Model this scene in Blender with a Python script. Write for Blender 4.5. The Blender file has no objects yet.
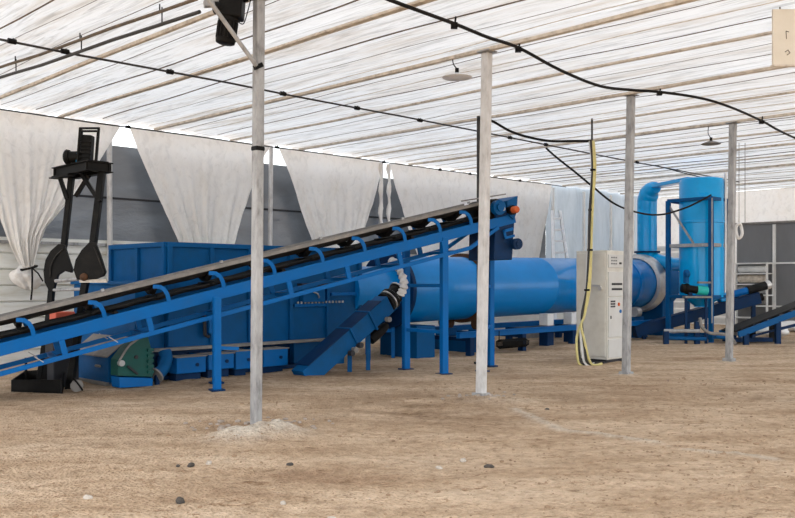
import bpy, bmesh, math, random
from mathutils import Vector, Matrix, noise
random.seed(7)
C = bpy.context.scene.collection
V = Vector
F, CX, HY, CH = 860.0, 397.5, 281.0, 1.6      # focal length in pixels, horizon row, eye height
UX, UY = 0.704, 0.710                          # the yard's long direction u; v is square to it
TH = math.atan2(UY, UX)
def P(px, py, d): return V(((px-CX)/F*d, d, CH-(py-HY)/F*d))
def G(px, py):
    d = F*CH/(py-HY); return V(((px-CX)/F*d, d, 0))
def ST(s, t, z=0.0): return V((s*UX-t*UY, s*UY+t*UX, z))
def s_at(px, t):
    r = (px-CX)/F; y = t/(UX-UY*r); return UX*r*y+UY*y
def z_at(px, py, t):
    r = (px-CX)/F; y = t/(UX-UY*r); return CH-(py-HY)/F*y

# ------------------------------------------------------------------ materials
def nt(name):
    m = bpy.data.materials.new(name); m.use_nodes = True
    n = m.node_tree; n.nodes.clear()
    return m, n, n.nodes.new('ShaderNodeOutputMaterial')
def N(n, typ, **kw):
    x = n.nodes.new(typ)
    for k, v in kw.items():
        if k in x.inputs: x.inputs[k].default_value = v
        else: setattr(x, k, v)
    return x
def coords(n, scale=(1,1,1)):
    tc = N(n, 'ShaderNodeTexCoord'); mp = N(n, 'ShaderNodeMapping'); mp.inputs['Scale'].default_value = scale
    n.links.new(tc.outputs['Object'], mp.inputs['Vector']); return mp.outputs['Vector']
def ramp(n, src, stops):
    r = N(n, 'ShaderNodeValToRGB'); e = r.color_ramp.elements
    while len(e) < len(stops): e.new(0.5)
    for el, (p, c) in zip(e, stops): el.position = p; el.color = (*c, 1) if len(c) == 3 else c
    n.links.new(src, r.inputs['Fac']); return r.outputs['Color']
def mat(name, col, rough=.5, metal=0., dirt=None, damt=.35, scale=3., bump=.05, stretch=(1,1,1), coat=0., spec=.3):
    m, n, out = nt(name)
    b = N(n, 'ShaderNodeBsdfPrincipled'); b.inputs['Metallic'].default_value = metal
    b.inputs['Coat Weight'].default_value = coat; b.inputs['Specular IOR Level'].default_value = spec
    vec = coords(n, stretch)
    a = N(n, 'ShaderNodeTexNoise', Scale=scale, Detail=7., Roughness=.65); n.links.new(vec, a.inputs['Vector'])
    dirt = dirt or tuple(c*.55 for c in col)
    mid = tuple(c+(d-c)*damt*.35 for c, d in zip(col, dirt)); far = tuple(c+(d-c)*damt for c, d in zip(col, dirt))
    c = ramp(n, a.outputs['Fac'], [(.3, far), (.45, mid), (.58, col), (.8, tuple(min(1, x*1.12) for x in col))])
    n.links.new(c, b.inputs['Base Color'])
    rr = N(n, 'ShaderNodeMapRange'); rr.inputs['To Min'].default_value = min(1, rough+.15); rr.inputs['To Max'].default_value = max(.05, rough-.12)
    n.links.new(a.outputs['Fac'], rr.inputs['Value']); n.links.new(rr.outputs['Result'], b.inputs['Roughness'])
    if bump:
        a2 = N(n, 'ShaderNodeTexNoise', Scale=scale*9, Detail=4.); n.links.new(vec, a2.inputs['Vector'])
        bp = N(n, 'ShaderNodeBump', Strength=bump*3, Distance=.01); n.links.new(a2.outputs['Fac'], bp.inputs['Height'])
        n.links.new(bp.outputs['Normal'], b.inputs['Normal'])
    n.links.new(b.outputs['BSDF'], out.inputs['Surface'])
    return m
def film(name, cols, trans, scale=(8, .7, 1), bump=.5, tint=None, gloss=.12, fine=(30, 3, 1), thin=.0, crease_shade=.12):
    # thin plastic sheet: reflects and lets diffuse light through; creases along local y, their shade painted into the colour too
    m, n, out = nt(name)
    vec = coords(n, scale); vf = coords(n, fine)
    a = N(n, 'ShaderNodeTexNoise', Scale=1., Detail=9., Roughness=.68, Distortion=.5); n.links.new(vec, a.inputs['Vector'])
    b2 = N(n, 'ShaderNodeTexNoise', Scale=1., Detail=5., Roughness=.6, Distortion=.8); n.links.new(vf, b2.inputs['Vector'])
    c = ramp(n, a.outputs['Fac'], cols)
    cf = ramp(n, b2.outputs['Fac'], [(.34, (1-crease_shade,)*3), (.44, (1-crease_shade*.35,)*3), (.5, (1,1,1)), (.62, (1,1,1)), (.7, (1-crease_shade*.4,)*3)])
    mm = N(n, 'ShaderNodeMix', data_type='RGBA', blend_type='MULTIPLY'); mm.inputs[0].default_value = 1.; n.links.new(c, mm.inputs[6]); n.links.new(cf, mm.inputs[7]); c = mm.outputs[2]
    d = N(n, 'ShaderNodeBsdfDiffuse'); t = N(n, 'ShaderNodeBsdfTranslucent'); g = N(n, 'ShaderNodeBsdfGlossy', Roughness=.35)
    for x in (d, t): n.links.new(c, x.inputs['Color'])
    ad = N(n, 'ShaderNodeMath', operation='ADD'); n.links.new(a.outputs['Fac'], ad.inputs[0]); 
    ml = N(n, 'ShaderNodeMath', operation='MULTIPLY'); ml.inputs[1].default_value = .5; n.links.new(b2.outputs['Fac'], ml.inputs[0]); n.links.new(ml.outputs[0], ad.inputs[1])
    bp = N(n, 'ShaderNodeBump', Strength=bump, Distance=.08); n.links.new(ad.outputs[0], bp.inputs['Height'])
    for x in (d, t, g): n.links.new(bp.outputs['Normal'], x.inputs['Normal'])
    mx = N(n, 'ShaderNodeMixShader'); mx.inputs[0].default_value = trans
    n.links.new(d.outputs[0], mx.inputs[1]); n.links.new(t.outputs[0], mx.inputs[2])
    mg = N(n, 'ShaderNodeMixShader'); mg.inputs[0].default_value = gloss
    n.links.new(mx.outputs[0], mg.inputs[1]); n.links.new(g.outputs[0], mg.inputs[2])
    last = mg
    if thin:
        tr = N(n, 'ShaderNodeBsdfTransparent'); mt = N(n, 'ShaderNodeMixShader'); mt.inputs[0].default_value = thin
        n.links.new(mg.outputs[0], mt.inputs[1]); n.links.new(tr.outputs[0], mt.inputs[2]); last = mt
    n.links.new(last.outputs[0], out.inputs['Surface'])
    return m
DUST = (.42, .33, .24)
M = dict(
 rail=mat('conveyor_blue_paint', (.0,.115,.38), .5, 0, (.03,.10,.21), .35, 3, spec=.14),
 blue=mat('machine_blue_paint', (.0,.082,.25), .5, 0, (.008,.06,.14), .6, 2.2, spec=.14),
 dblue=mat('dark_blue_paint', (.0,.025,.09), .5, 0, (.015,.025,.045), .6, 3, spec=.15),
 drum=mat('drum_blue_paint', (.0,.21,.60), .34, 0, (.0,.16,.44), .5, 1.3, .02, coat=.35, spec=.2),
 cyan=mat('bright_blue_paint', (.0,.37,.80), .3, 0, (.0,.25,.60), .5, 1.5, .02, coat=.35, spec=.2),
 black=mat('black_steel', (.004,.004,.004), .5, 0, (.02,.018,.015), .6, 6, spec=.14),
 rubber=mat('black_rubber', (.008,.008,.008), .6, 0, (.035,.032,.03), .5, 5, spec=.15),
 belt=mat('dusty_belt', (.022,.021,.02), .75, 0, (.10,.09,.08), .7, 4, spec=.15),
 skirt=mat('dusty_grey_strip', (.20,.19,.18), .7, 0, (.36,.33,.30), .7, 6),
 galv=mat('galvanised_steel', (.40,.405,.41), .45, .3, (.15,.15,.15), .85, 9, .05, (1,1,.35)),
 paintpost=mat('whitened_steel', (.62,.62,.62), .6, .1, (.34,.33,.32), .7, 10, .08, (1,1,.4)),
 silver=mat('silver_cladding', (.62,.62,.62), .35, .6, (.35,.34,.33), .6, 4),
 rust=mat('rusty_brown_steel', (.10,.045,.02), .7, .1, (.02,.015,.012), .6, 8),
 green=mat('dark_green_paint', (.002,.075,.065), .45, 0, (.02,.05,.04), .5, 5),
 teal=mat('teal_paint', (.02,.45,.42), .3, 0, (.02,.3,.3), .4, 5),
 red=mat('faded_red_paint', (.62,.12,.07), .6, 0, (.4,.15,.1), .5, 6),
 orange=mat('orange_paint', (.62,.12,.03), .5, 0, None, .3, 6),
 cabinet=mat('cream_enamel', (.66,.65,.60), .4, 0, (.42,.39,.33), .5, 2, .01),
 cab2=mat('light_grey_enamel', (.60,.61,.60), .4, 0, (.45,.43,.4), .4, 2, .01),
 dark=mat('dark_gap', (.03,.03,.035), .6, 0, None, .2, 5, 0),
 siding=mat('weathered_white_siding', (.78,.80,.78), .6, 0, (.55,.53,.44), .8, 1.5, .03, (.6,.6,4)),
 slat=mat('white_slat_panel', (.72,.72,.71), .5, 0, (.5,.5,.5), .6, 2),
 wood=mat('pale_wood', (.68,.615,.53), .7, 0, (.22,.17,.12), .7, 7, .06, (1,1,1)),
 wire=mat('dark_wire', (.10,.085,.07), .6, 0, (.3,.22,.14), .7, 6),
 pipe=mat('black_pipe', (.03,.03,.03), .45, 0, (.1,.09,.08), .5, 6),
 yellow=mat('yellow_cable', (.68,.60,.25), .5, 0, (.3,.28,.2), .5, 8),
 white=mat('white_plastic', (.75,.75,.74), .5, 0, (.5,.5,.48), .5, 3),
 board=mat('beige_board', (.76,.72,.63), .6, 0, (.64,.58,.48), .6, 2, .02),
 panel=mat('dark_grey_panel', (.19,.195,.205), .35, 0, (.12,.12,.125), .5, .6, .01, (1,1,.4)),
 mortar=mat('grey_rubble', (.42,.36,.31), .9, 0, (.26,.21,.16), .8, 7, .2),
 stone=mat('dark_stone', (.06,.055,.05), .8, 0, (.15,.12,.09), .6, 20, .1),
 stone2=mat('pale_stone', (.55,.50,.44), .8, 0, (.3,.25,.2), .6, 20, .1),
 alu=mat('aluminium', (.85,.87,.90), .4, .1, (.5,.5,.52), .5, 6),
)
M['roof'] = film('white_roof_film', [(.28,(.55,.51,.45)), (.40,(.72,.71,.69)), (.52,(.81,.835,.85)), (.8,(.87,.90,.93))], .27, (3.0, .30, 1), .9, fine=(16, .9, 1), gloss=.04, crease_shade=.30)
M['curtain'] = film('creamy_curtain_film', [(.25,(.84,.80,.74)), (.45,(.93,.91,.88)), (.8,(.96,.96,.95))], .22, (1.2, 1.2, .8), .45, fine=(7, 7, 5), gloss=.06, crease_shade=.10)
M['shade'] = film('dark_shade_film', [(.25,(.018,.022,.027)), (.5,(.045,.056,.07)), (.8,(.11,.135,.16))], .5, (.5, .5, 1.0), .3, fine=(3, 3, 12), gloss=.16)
M['pale'] = film('pale_blue_sheet', [(.25,(.24,.31,.37)), (.5,(.34,.41,.48)), (.8,(.48,.55,.61))], .45, (.9, .9, .25), .3, fine=(8, 8, 1), gloss=.15)
def ground_mat():
    m, n, out = nt('sandy_dirt')
    b = N(n, 'ShaderNodeBsdfPrincipled', Roughness=.95); b.inputs['Specular IOR Level'].default_value = .1
    v = coords(n)
    a = N(n, 'ShaderNodeTexNoise', Scale=.55, Detail=8., Roughness=.62); f = N(n, 'ShaderNodeTexNoise', Scale=9., Detail=8., Roughness=.75)
    k = N(n, 'ShaderNodeTexVoronoi', Scale=34.)
    vs = coords(n, (.8, 2.2, 1)); 
    for x in (f, k): n.links.new(v, x.inputs['Vector'])
    n.links.new(vs, a.inputs['Vector'])
    c1 = ramp(n, a.outputs['Fac'], [(.30,(.38,.255,.165)), (.45,(.53,.39,.265)), (.58,(.64,.49,.35)), (.75,(.72,.58,.435))])
    c2 = ramp(n, f.outputs['Fac'], [(.28,(.36,.32,.28)), (.42,(.82,.80,.78)), (.52,(1,1,1)), (.68,(1.22,1.23,1.25))])
    c3 = ramp(n, k.outputs['Distance'], [(.0,(.72,.71,.70)), (.2,(1,1,1)), (1,(1,1,1))])
    m1 = N(n, 'ShaderNodeMix', data_type='RGBA', blend_type='MULTIPLY'); m1.inputs[0].default_value = .9
    n.links.new(c1, m1.inputs[6]); n.links.new(c2, m1.inputs[7])
    m2 = N(n, 'ShaderNodeMix', data_type='RGBA', blend_type='MULTIPLY'); m2.inputs[0].default_value = .5
    n.links.new(m1.outputs[2], m2.inputs[6]); n.links.new(c3, m2.inputs[7])
    h = N(n, 'ShaderNodeTexNoise', Scale=5., Detail=10., Roughness=.8, Distortion=1.2); vh = coords(n, (.55, 1.3, 1)); n.links.new(vh, h.inputs['Vector'])
    c6 = ramp(n, h.outputs['Fac'], [(.34,(.38,.30,.24)), (.415,(.78,.73,.68)), (.44,(1,1,1)), (.6,(1,1,1)), (.68,(1.18,1.18,1.17))])
    m5 = N(n, 'ShaderNodeMix', data_type='RGBA', blend_type='MULTIPLY'); m5.inputs[0].default_value = 1.; n.links.new(m2.outputs[2], m5.inputs[6]); n.links.new(c6, m5.inputs[7]); m2 = m5
    at = N(n, 'ShaderNodeAttribute', attribute_name='stain'); sp = N(n, 'ShaderNodeSeparateColor'); n.links.new(at.outputs['Color'], sp.inputs[0])
    m3 = N(n, 'ShaderNodeMix', data_type='RGBA', blend_type='MIX'); n.links.new(sp.outputs[0], m3.inputs[0])
    n.links.new(m2.outputs[2], m3.inputs[6])
    c4 = ramp(n, f.outputs['Fac'], [(.3,(.40,.34,.28)), (.6,(.74,.67,.57))]); n.links.new(c4, m3.inputs[7])
    m4 = N(n, 'ShaderNodeMix', data_type='RGBA', blend_type='MIX'); n.links.new(sp.outputs[1], m4.inputs[0])
    n.links.new(m3.outputs[2], m4.inputs[6]); c5 = ramp(n, f.outputs['Fac'], [(.35,(.15,.09,.05)), (.65,(.36,.25,.16))]); n.links.new(c5, m4.inputs[7])
    n.links.new(m4.outputs[2], b.inputs['Base Color'])
    ad = N(n, 'ShaderNodeMath', operation='ADD'); n.links.new(f.outputs['Fac'], ad.inputs[0]); n.links.new(k.outputs['Distance'], ad.inputs[1])
    bp = N(n, 'ShaderNodeBump', Strength=.75, Distance=.05); n.links.new(ad.outputs[0], bp.inputs['Height'])
    n.links.new(bp.outputs['Normal'], b.inputs['Normal']); n.links.new(b.outputs[0], out.inputs[0])
    return m
M['ground'] = ground_mat()

# ------------------------------------------------------------------ mesh helpers (all in world coordinates)
def B(): return bmesh.new()
def hexa(bm, o, ax, ay, az):                    # box from centre and three half-axis vectors
    vs = [bm.verts.new(o+ax*i+ay*j+az*k) for i in (-1,1) for j in (-1,1) for k in (-1,1)]
    for f in ((0,1,3,2),(4,6,7,5),(0,4,5,1),(2,3,7,6),(0,2,6,4),(1,5,7,3)): bm.faces.new([vs[i] for i in f])
def bst(bm, s0, s1, t0, t1, z0, z1):            # box along the yard's axes
    hexa(bm, ST((s0+s1)/2,(t0+t1)/2,(z0+z1)/2), V((UX,UY,0))*abs(s1-s0)/2, V((-UY,UX,0))*abs(t1-t0)/2, V((0,0,abs(z1-z0)/2)))
def bar(bm, p, q, w, h, up=V((0,0,1))):         # square bar from p to q, w sideways, h upwards
    d = q-p; e = d.normalized(); s = e.cross(up)
    if s.length < 1e-3: s = e.cross(V((UX,UY,0)))
    s.normalize(); u = s.cross(e).normalized()
    hexa(bm, (p+q)/2, d/2, s*w/2, u*h/2)
def lathe(bm, o, ax, prof, n=32, cap=True):     # profile [(distance along axis, radius)]
    ax = ax.normalized(); a = ax.orthogonal().normalized(); b = ax.cross(a)
    rings = [[bm.verts.new(o+ax*h+(a*math.cos(2*math.pi*i/n)+b*math.sin(2*math.pi*i/n))*r) for i in range(n)] for h, r in prof]
    for r0, r1 in zip(rings, rings[1:]):
        for i in range(n): bm.faces.new((r0[i], r0[(i+1)%n], r1[(i+1)%n], r1[i]))
    if cap: bm.faces.new(rings[0][::-1]); bm.faces.new(rings[-1])
def cyl(bm, p, q, r, r2=None, n=20): lathe(bm, p, q-p, [(0, r), ((q-p).length, r if r2 is None else r2)], n)
def tube(bm, pts, r, n=8):
    pts = [V(p) for p in pts]; rings = []; pa = None
    rad = r if isinstance(r, (list, tuple)) else [r]*len(pts)
    for i, p in enumerate(pts):
        d = ((pts[min(i+1,len(pts)-1)]-pts[max(i-1,0)])).normalized()
        a = d.orthogonal().normalized() if pa is None else (pa-d*pa.dot(d)).normalized()
        pa = a; b = d.cross(a)
        rings.append([bm.verts.new(p+(a*math.cos(2*math.pi*k/n)+b*math.sin(2*math.pi*k/n))*rad[i]) for k in range(n)])
    for r0, r1 in zip(rings, rings[1:]):
        for i in range(n): bm.faces.new((r0[i], r0[(i+1)%n], r1[(i+1)%n], r1[i]))
    bm.faces.new(rings[0][::-1]); bm.faces.new(rings[-1])
def smooth(pts, k=8):                            # Catmull-Rom through the points
    pts = [V(p) for p in pts]; out = []
    for i in range(len(pts)-1):
        p0, p1, p2, p3 = pts[max(i-1,0)], pts[i], pts[i+1], pts[min(i+2,len(pts)-1)]
        for j in range(k):
            t = j/k
            out.append(.5*((2*p1)+(p2-p0)*t+(2*p0-5*p1+4*p2-p3)*t*t+(3*p1-p0-3*p2+p3)*t**3))
    return out+[pts[-1]]
def prism(bm, poly, ext):
    a = [bm.verts.new(p) for p in poly]; b = [bm.verts.new(p+ext) for p in poly]; n = len(poly)
    bm.faces.new(a[::-1]); bm.faces.new(b)
    for i in range(n): bm.faces.new((a[i], a[(i+1)%n], b[(i+1)%n], b[i]))
WM = {}
def obj(name, bm, m, parent=None, bev=0., ang=35, rot=0., origin=None, keep=False):
    bmesh.ops.recalc_face_normals(bm, faces=bm.faces)
    me = bpy.data.meshes.new(name)
    if parent is None:
        if origin is None:
            xs = [v.co.x for v in bm.verts]; ys = [v.co.y for v in bm.verts]; zs = [v.co.z for v in bm.verts]
            origin = V(((min(xs)+max(xs))/2, (min(ys)+max(ys))/2, min(zs)))
        mw = Matrix.Translation(origin) @ Matrix.Rotation(rot, 4, 'Z')
    else: mw = WM[parent.name]
    bm.transform(mw.inverted()); bm.to_mesh(me); bm.free()
    me.materials.append(M[m] if isinstance(m, str) else m)
    me.polygons.foreach_set('use_smooth', [True]*len(me.polygons)); me.set_sharp_from_angle(angle=math.radians(ang))
    o = bpy.data.objects.new(name, me); C.objects.link(o)
    if parent is None: o.location = origin; o.rotation_euler = (0,0,rot)
    else: o.parent = parent
    WM[o.name] = mw
    if bev:
        md = o.modifiers.new('bevel', 'BEVEL'); md.width = bev; md.segments = 2; md.limit_method = 'ANGLE'; md.harden_normals = True
    return o
def thing(name, loc, label, cat, group=None, rot=TH):
    o = bpy.data.objects.new(name, None); C.objects.link(o); o.empty_display_size = .2
    o.location = loc; o.rotation_euler = (0,0,rot); WM[o.name] = Matrix.Translation(V(loc)) @ Matrix.Rotation(rot, 4, 'Z')
    o['label'] = label; o['category'] = cat
    if group: o['group'] = group
    return o
def tag(o, label, cat, group=None, kind=None):
    o['label'] = label; o['category'] = cat
    if group: o['group'] = group
    if kind: o['kind'] = kind
    return o
def struct(o, label=None):
    o['kind'] = 'structure'
    if label: o['label'] = label
    return o

ZR = 4.84                                        # roof film height
# ------------------------------------------------------------------ ground
posts = [(256,424,259,0), (481,397,487,50), (626,375,631,93), (729,361,733,122)]
mounds = [(G(244,436), .36, .12, 1.0), (G(282,433), .30, .09, .9), (G(482,398), .36, .05, .35), (G(520,402), .30, .04, .2), (G(627,375), .2, .03, .7), (G(729,361), .2, .02, .8),
          (G(20,362), .7, .16, .1), (G(375,352), .9, .10, .1), (G(460,405), .5, .03, 0), (G(560,345), .8, .07, 0), (G(390,345), .8, .12, 0)]
lines = [[(515,408),(560,430),(600,434),(655,441)], [(690,449),(735,452),(772,458)], [(655,441),(690,449)]]
segs = [(G(*a).xy, G(*b).xy, w) for L, w in zip(lines, (.055, .055, .02)) for a, b in zip(L, L[1:])]
damp = [(G(425,407), 1.5, .45), (G(120,392), 2.2, .35), (G(60,440), 1.4, .2), (G(760,395), 1.2, .3), (G(560,395), 1., .28), (G(330,372), 1.2, .4), (G(210,385), 1.5, .3)]
def gz(x, y):
    p = V((x, y, 0)); z = .028*noise.noise(p*.8) + .016*noise.noise(V((x*2.2, y*4, 3))) + .010*noise.noise(V((x*7, y*9, 5))) + .006*abs(noise.noise(p*19))
    pale = 0.; dk = 0.
    for c, r, h, g in mounds:
        d = math.hypot(x-c.x, (y-c.y)*1.0)/r
        if d < 2.2:
            w = math.exp(-d*d*1.4); nn = noise.noise(V((x*6, y*6, 9)))
            z += h*w*(1+.5*nn) + (.02*abs(noise.noise(V((x*14,y*14,2)))) if d < 1.3 else 0); pale = max(pale, min(1, g*w*(1.3+nn)))
    for a, b, w0 in segs:
        q = V((x, y)); ab = b-a; t = max(0, min(1, (q-a).dot(ab)/ab.length_squared)); dd = (q-a-ab*t).length
        dd += .02*noise.noise(V((x*5, y*5, 1)))
        if dd < .12: w = math.exp(-(dd/(w0*1.3))**2); pale = max(pale, w*(.75 if w0 > .02 else .35)); z += .012*w
    for c, r, g in damp:
        d = math.hypot(x-c.x, (y-c.y)*.8)/r
        if d < 2: dk = max(dk, g*math.exp(-d*d*1.2)*(1+1.6*noise.noise(V((x*1.5, y*3, 4)))))
    return z, pale, max(0, dk)
def build_ground():
    ys = [2.4]
    while ys[-1] < 46: ys.append(ys[-1]+max(.045, ys[-1]*.009))
    me = bpy.data.meshes.new('floor'); vs = []; fs = []; col = []
    nx = 300
    for y in ys:
        hw = y*.56+1.6
        for i in range(nx+1):
            x = -hw+2*hw*i/nx; z, p, d = gz(x, y); vs.append((x, y, z-.012)); col += [p, d, 0, 1]
    w = nx+1
    for j in range(len(ys)-1):
        for i in range(nx): a = j*w+i; fs.append((a, a+1, a+w+1, a+w))
    # apron of coarse ground all round, reaching far outside the yard
    rim = [j*w for j in range(len(ys))]; 
    def add(x, y, z=-.02): vs.append((x, y, z)); col.extend([0,0,0,1]); return len(vs)-1
    L0, L1, R0, R1 = add(-90, 2.4), add(-90, ys[-1]), add(90, 2.4), add(90, ys[-1])
    for j in range(len(ys)-1):
        fs.append((rim[j], rim[j+1], L1 if j >= len(ys)//2 else L0)); fs.append((rim[j]+nx, R1 if j >= len(ys)//2 else R0, rim[j+1]+nx))
    k = len(ys)//2; fs.append((L0, rim[k], L1)); fs.append((R0, R1, rim[k]+nx))
    b0, b1, t0, t1 = add(-90, -60), add(90, -60), add(-90, 120), add(90, 120)
    fs.append(tuple([b0, b1, R0]+[nx-i for i in range(nx+1)]+[L0])); 
    fs.append(tuple([L1]+[(len(ys)-1)*w+i for i in range(nx+1)]+[R1, t1, t0]))
    me.from_pydata(vs, [], fs); a = me.color_attributes.new('stain', 'FLOAT_COLOR', 'POINT'); a.data.foreach_set('color', col)
    me.materials.append(M['ground']); me.polygons.foreach_set('use_smooth', [True]*len(me.polygons))
    o = bpy.data.objects.new('floor', me); C.objects.link(o); struct(o, 'bare sandy brown dirt ground')
build_ground()

# ------------------------------------------------------------------ roof film
beams_s = [9.25-3.62*3, 9.25-3.62*2, 5.72, 9.25, 13.1, 16.9, 20.6, 24.3, 28.0]
def build_roof():
    bm = B(); s0, s1, t0, t1 = -1.5, 31.2, -3.0, 16.75; ns, ntt = 330, 70; g = []
    for i in range(ns+1):
        s = s0+(s1-s0)*i/ns; row = []
        for j in range(ntt+1):
            t = t0+(t1-t0)*j/ntt
            ph = (s+.25*noise.noise(V((s*.4, t*.25, 7))))/.92
            z = ZR+.05-.045*math.sin(math.pi*ph)**2+.03*noise.noise(V((s*.5,t*.3,0)))+.022*noise.noise(V((s*3.2,t*.7,5)))
            row.append(bm.verts.new(ST(s, t, max(z, ZR-.03))))
        g.append(row)
    for i in range(ns):
        for j in range(ntt): bm.faces.new((g[i][j], g[i+1][j], g[i+1][j+1], g[i][j+1]))
    struct(obj('ceiling', bm, 'roof', rot=TH, origin=V((0,0,0)), ang=180), 'sagging white plastic film roof')
build_roof()
for i, s in enumerate(beams_s):                  # pale timber battens over the post rows
    bm = B(); t = -2.9; pts = []
    while t < 16.6: pts.append(ST(s+.05*noise.noise(V((s, t*.25, 0))), t, ZR-.062+.012*noise.noise(V((s*3, t*.5, 1))))); t += .6
    for a, b in zip(pts, pts[1:]): bar(bm, a, b+(b-a)*.02, .075 if i != 2 else .05, .045)
    bm2 = obj('trim_%d' % (i+1), bm, 'wood'); struct(bm2, 'pale timber roof batten')
k = len(beams_s)
for s, m in ((11.2, 'wood'), (15.0, 'wood'), (18.7, 'wood'), (22.4, 'wood'), (7.2, 'wood')):
    bm = B(); t = 2.0; pts = []
    while t < 16.6: pts.append(ST(s+.10*noise.noise(V((s, t*.2, 0))), t, ZR-.055+.012*noise.noise(V((s*3, t*.5, 1))))); t += .6
    for a, b in zip(pts, pts[1:]): bar(bm, a, b+(b-a)*.02, .055 if s > 8 else .09, .03)
    k += 1; struct(obj('trim_%d' % k, bm, m), 'thin timber roof batten')
s = 3.4
while s < 30.5:                                  # thin wires carrying the film
    if min(abs(s-b) for b in beams_s+[11.2,15.0,18.7,22.4,7.2]) > .12:
        bm = B(); amp = random.uniform(.02, .12); ph = random.uniform(0, 9); r = random.choice((.004,.005,.006,.007,.010))
        tube(bm, [ST(s+amp*math.sin(t*.35+ph), t, ZR-.05+.01*math.sin(t*1.7+ph)) for t in [1+.6*q for q in range(26)]], r, 5)
        tag(obj('support_wire', bm, random.choice(('wire','wire','wood','wood','skirt'))), 'thin dark support wire running under the white film roof', 'wire', 'support wires under the roof film')
    s += random.uniform(.38, .85)

# pipes running along the yard under the roof, with clamps
def long_pipe(name, t, s0, s1, z, r, label, clamps, seg=1.2, wob=.02):
    bm = B(); n = int((s1-s0)/seg); pts = [ST(s0+(s1-s0)*i/n, t+wob*noise.noise(V((i*.4,t,0))), z+wob*noise.noise(V((i*.5,t,5)))) for i in range(n+1)]
    root = thing(name, ST((s0+s1)/2, t, z), label, 'pipe')
    tube(bm, pts, r, 8); obj('pipe_run', bm, 'pipe', root)
    for cp in clamps:
        sc = s_at(cp, t); bm = B(); cyl(bm, ST(sc-.05,t,z), ST(sc+.05,t,z), r*2.2, n=10); bar(bm, ST(sc,t,z), ST(sc+.02,t,z+.04), .02, .02); obj('clamp', bm, 'black', root)
long_pipe('roof_pipe', 11.3, 3.9, 26.5, ZR-.16, .016, 'black pipe under the roof crossing behind the front posts', (12,65,170,283,357,420,510,546,637))
long_pipe('eave_cable', 16.2, 4.0, 24.3, ZR-.11, .014, 'dark cable along the tops of the hanging film curtains', (128,277,384,440,470,520))
# two dark rollers beside the first post
for (sa, ta), (sb, tb), zz, rr, m_, lab in (((5.21,8.3),(4.68,15.4),ZR-.11,.020,'wire','brown roller pipe under the roof left of the hanging motor'), ((5.29,8.37),(4.74,15.6),ZR-.22,.022,'pipe','lower black roller pipe reaching back from the hanging motor')):
    bm = B(); tube(bm, [ST(sa+(sb-sa)*i/8+.012*math.sin(i*2), ta+(tb-ta)*i/8, zz+.008*math.sin(i*1.3)) for i in range(9)], rr, 8)
    root = thing('roller_pipe', ST((sa+sb)/2, (ta+tb)/2, zz), lab, 'pipe'); obj('pipe_run', bm, m_, root)
    for f in (.1,.35,.6,.85):
        q = ST(sa+(sb-sa)*f, ta+(tb-ta)*f, zz); bm = B(); tube(bm, [q, V((q.x,q.y,ZR-.02))], .009, 6); obj('hanger', bm, 'black', root)

# black hose draped under the beams
def dP(px, py, z): d = F*(z-CH)/(HY-py); return P(px, py, d)
hz = ZR-.14
hp = [dP(335,-22,hz), dP(390,0,hz), dP(455,24,hz), dP(487,37,hz), dP(519,48,hz), dP(560,70,hz-.13), dP(600,86,hz-.10), dP(632,90,hz), dP(660,92,hz), dP(700,98,hz), dP(730,107,hz-.04), dP(762,121,hz), dP(778,130,hz-.05), dP(800,140,hz), dP(830,150,hz)]
root = thing('black_hose', hp[4], 'thick black hose draped under the roof past the tall posts', 'hose')
bm = B(); tube(bm, smooth(hp, 6), .023, 8); obj('hose_run', bm, 'rubber', root)
for p in (hp[4], hp[8], hp[11], hp[2]):
    bm = B(); bar(bm, p-V((.05,0,.02)), p+V((.03,0,-.02)), .06, .07); tube(bm, [p+V((0,0,0)), p+V((.01,0,ZR-.05-p.z))], .012, 6); obj('hanger', bm, 'black', root)

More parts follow.
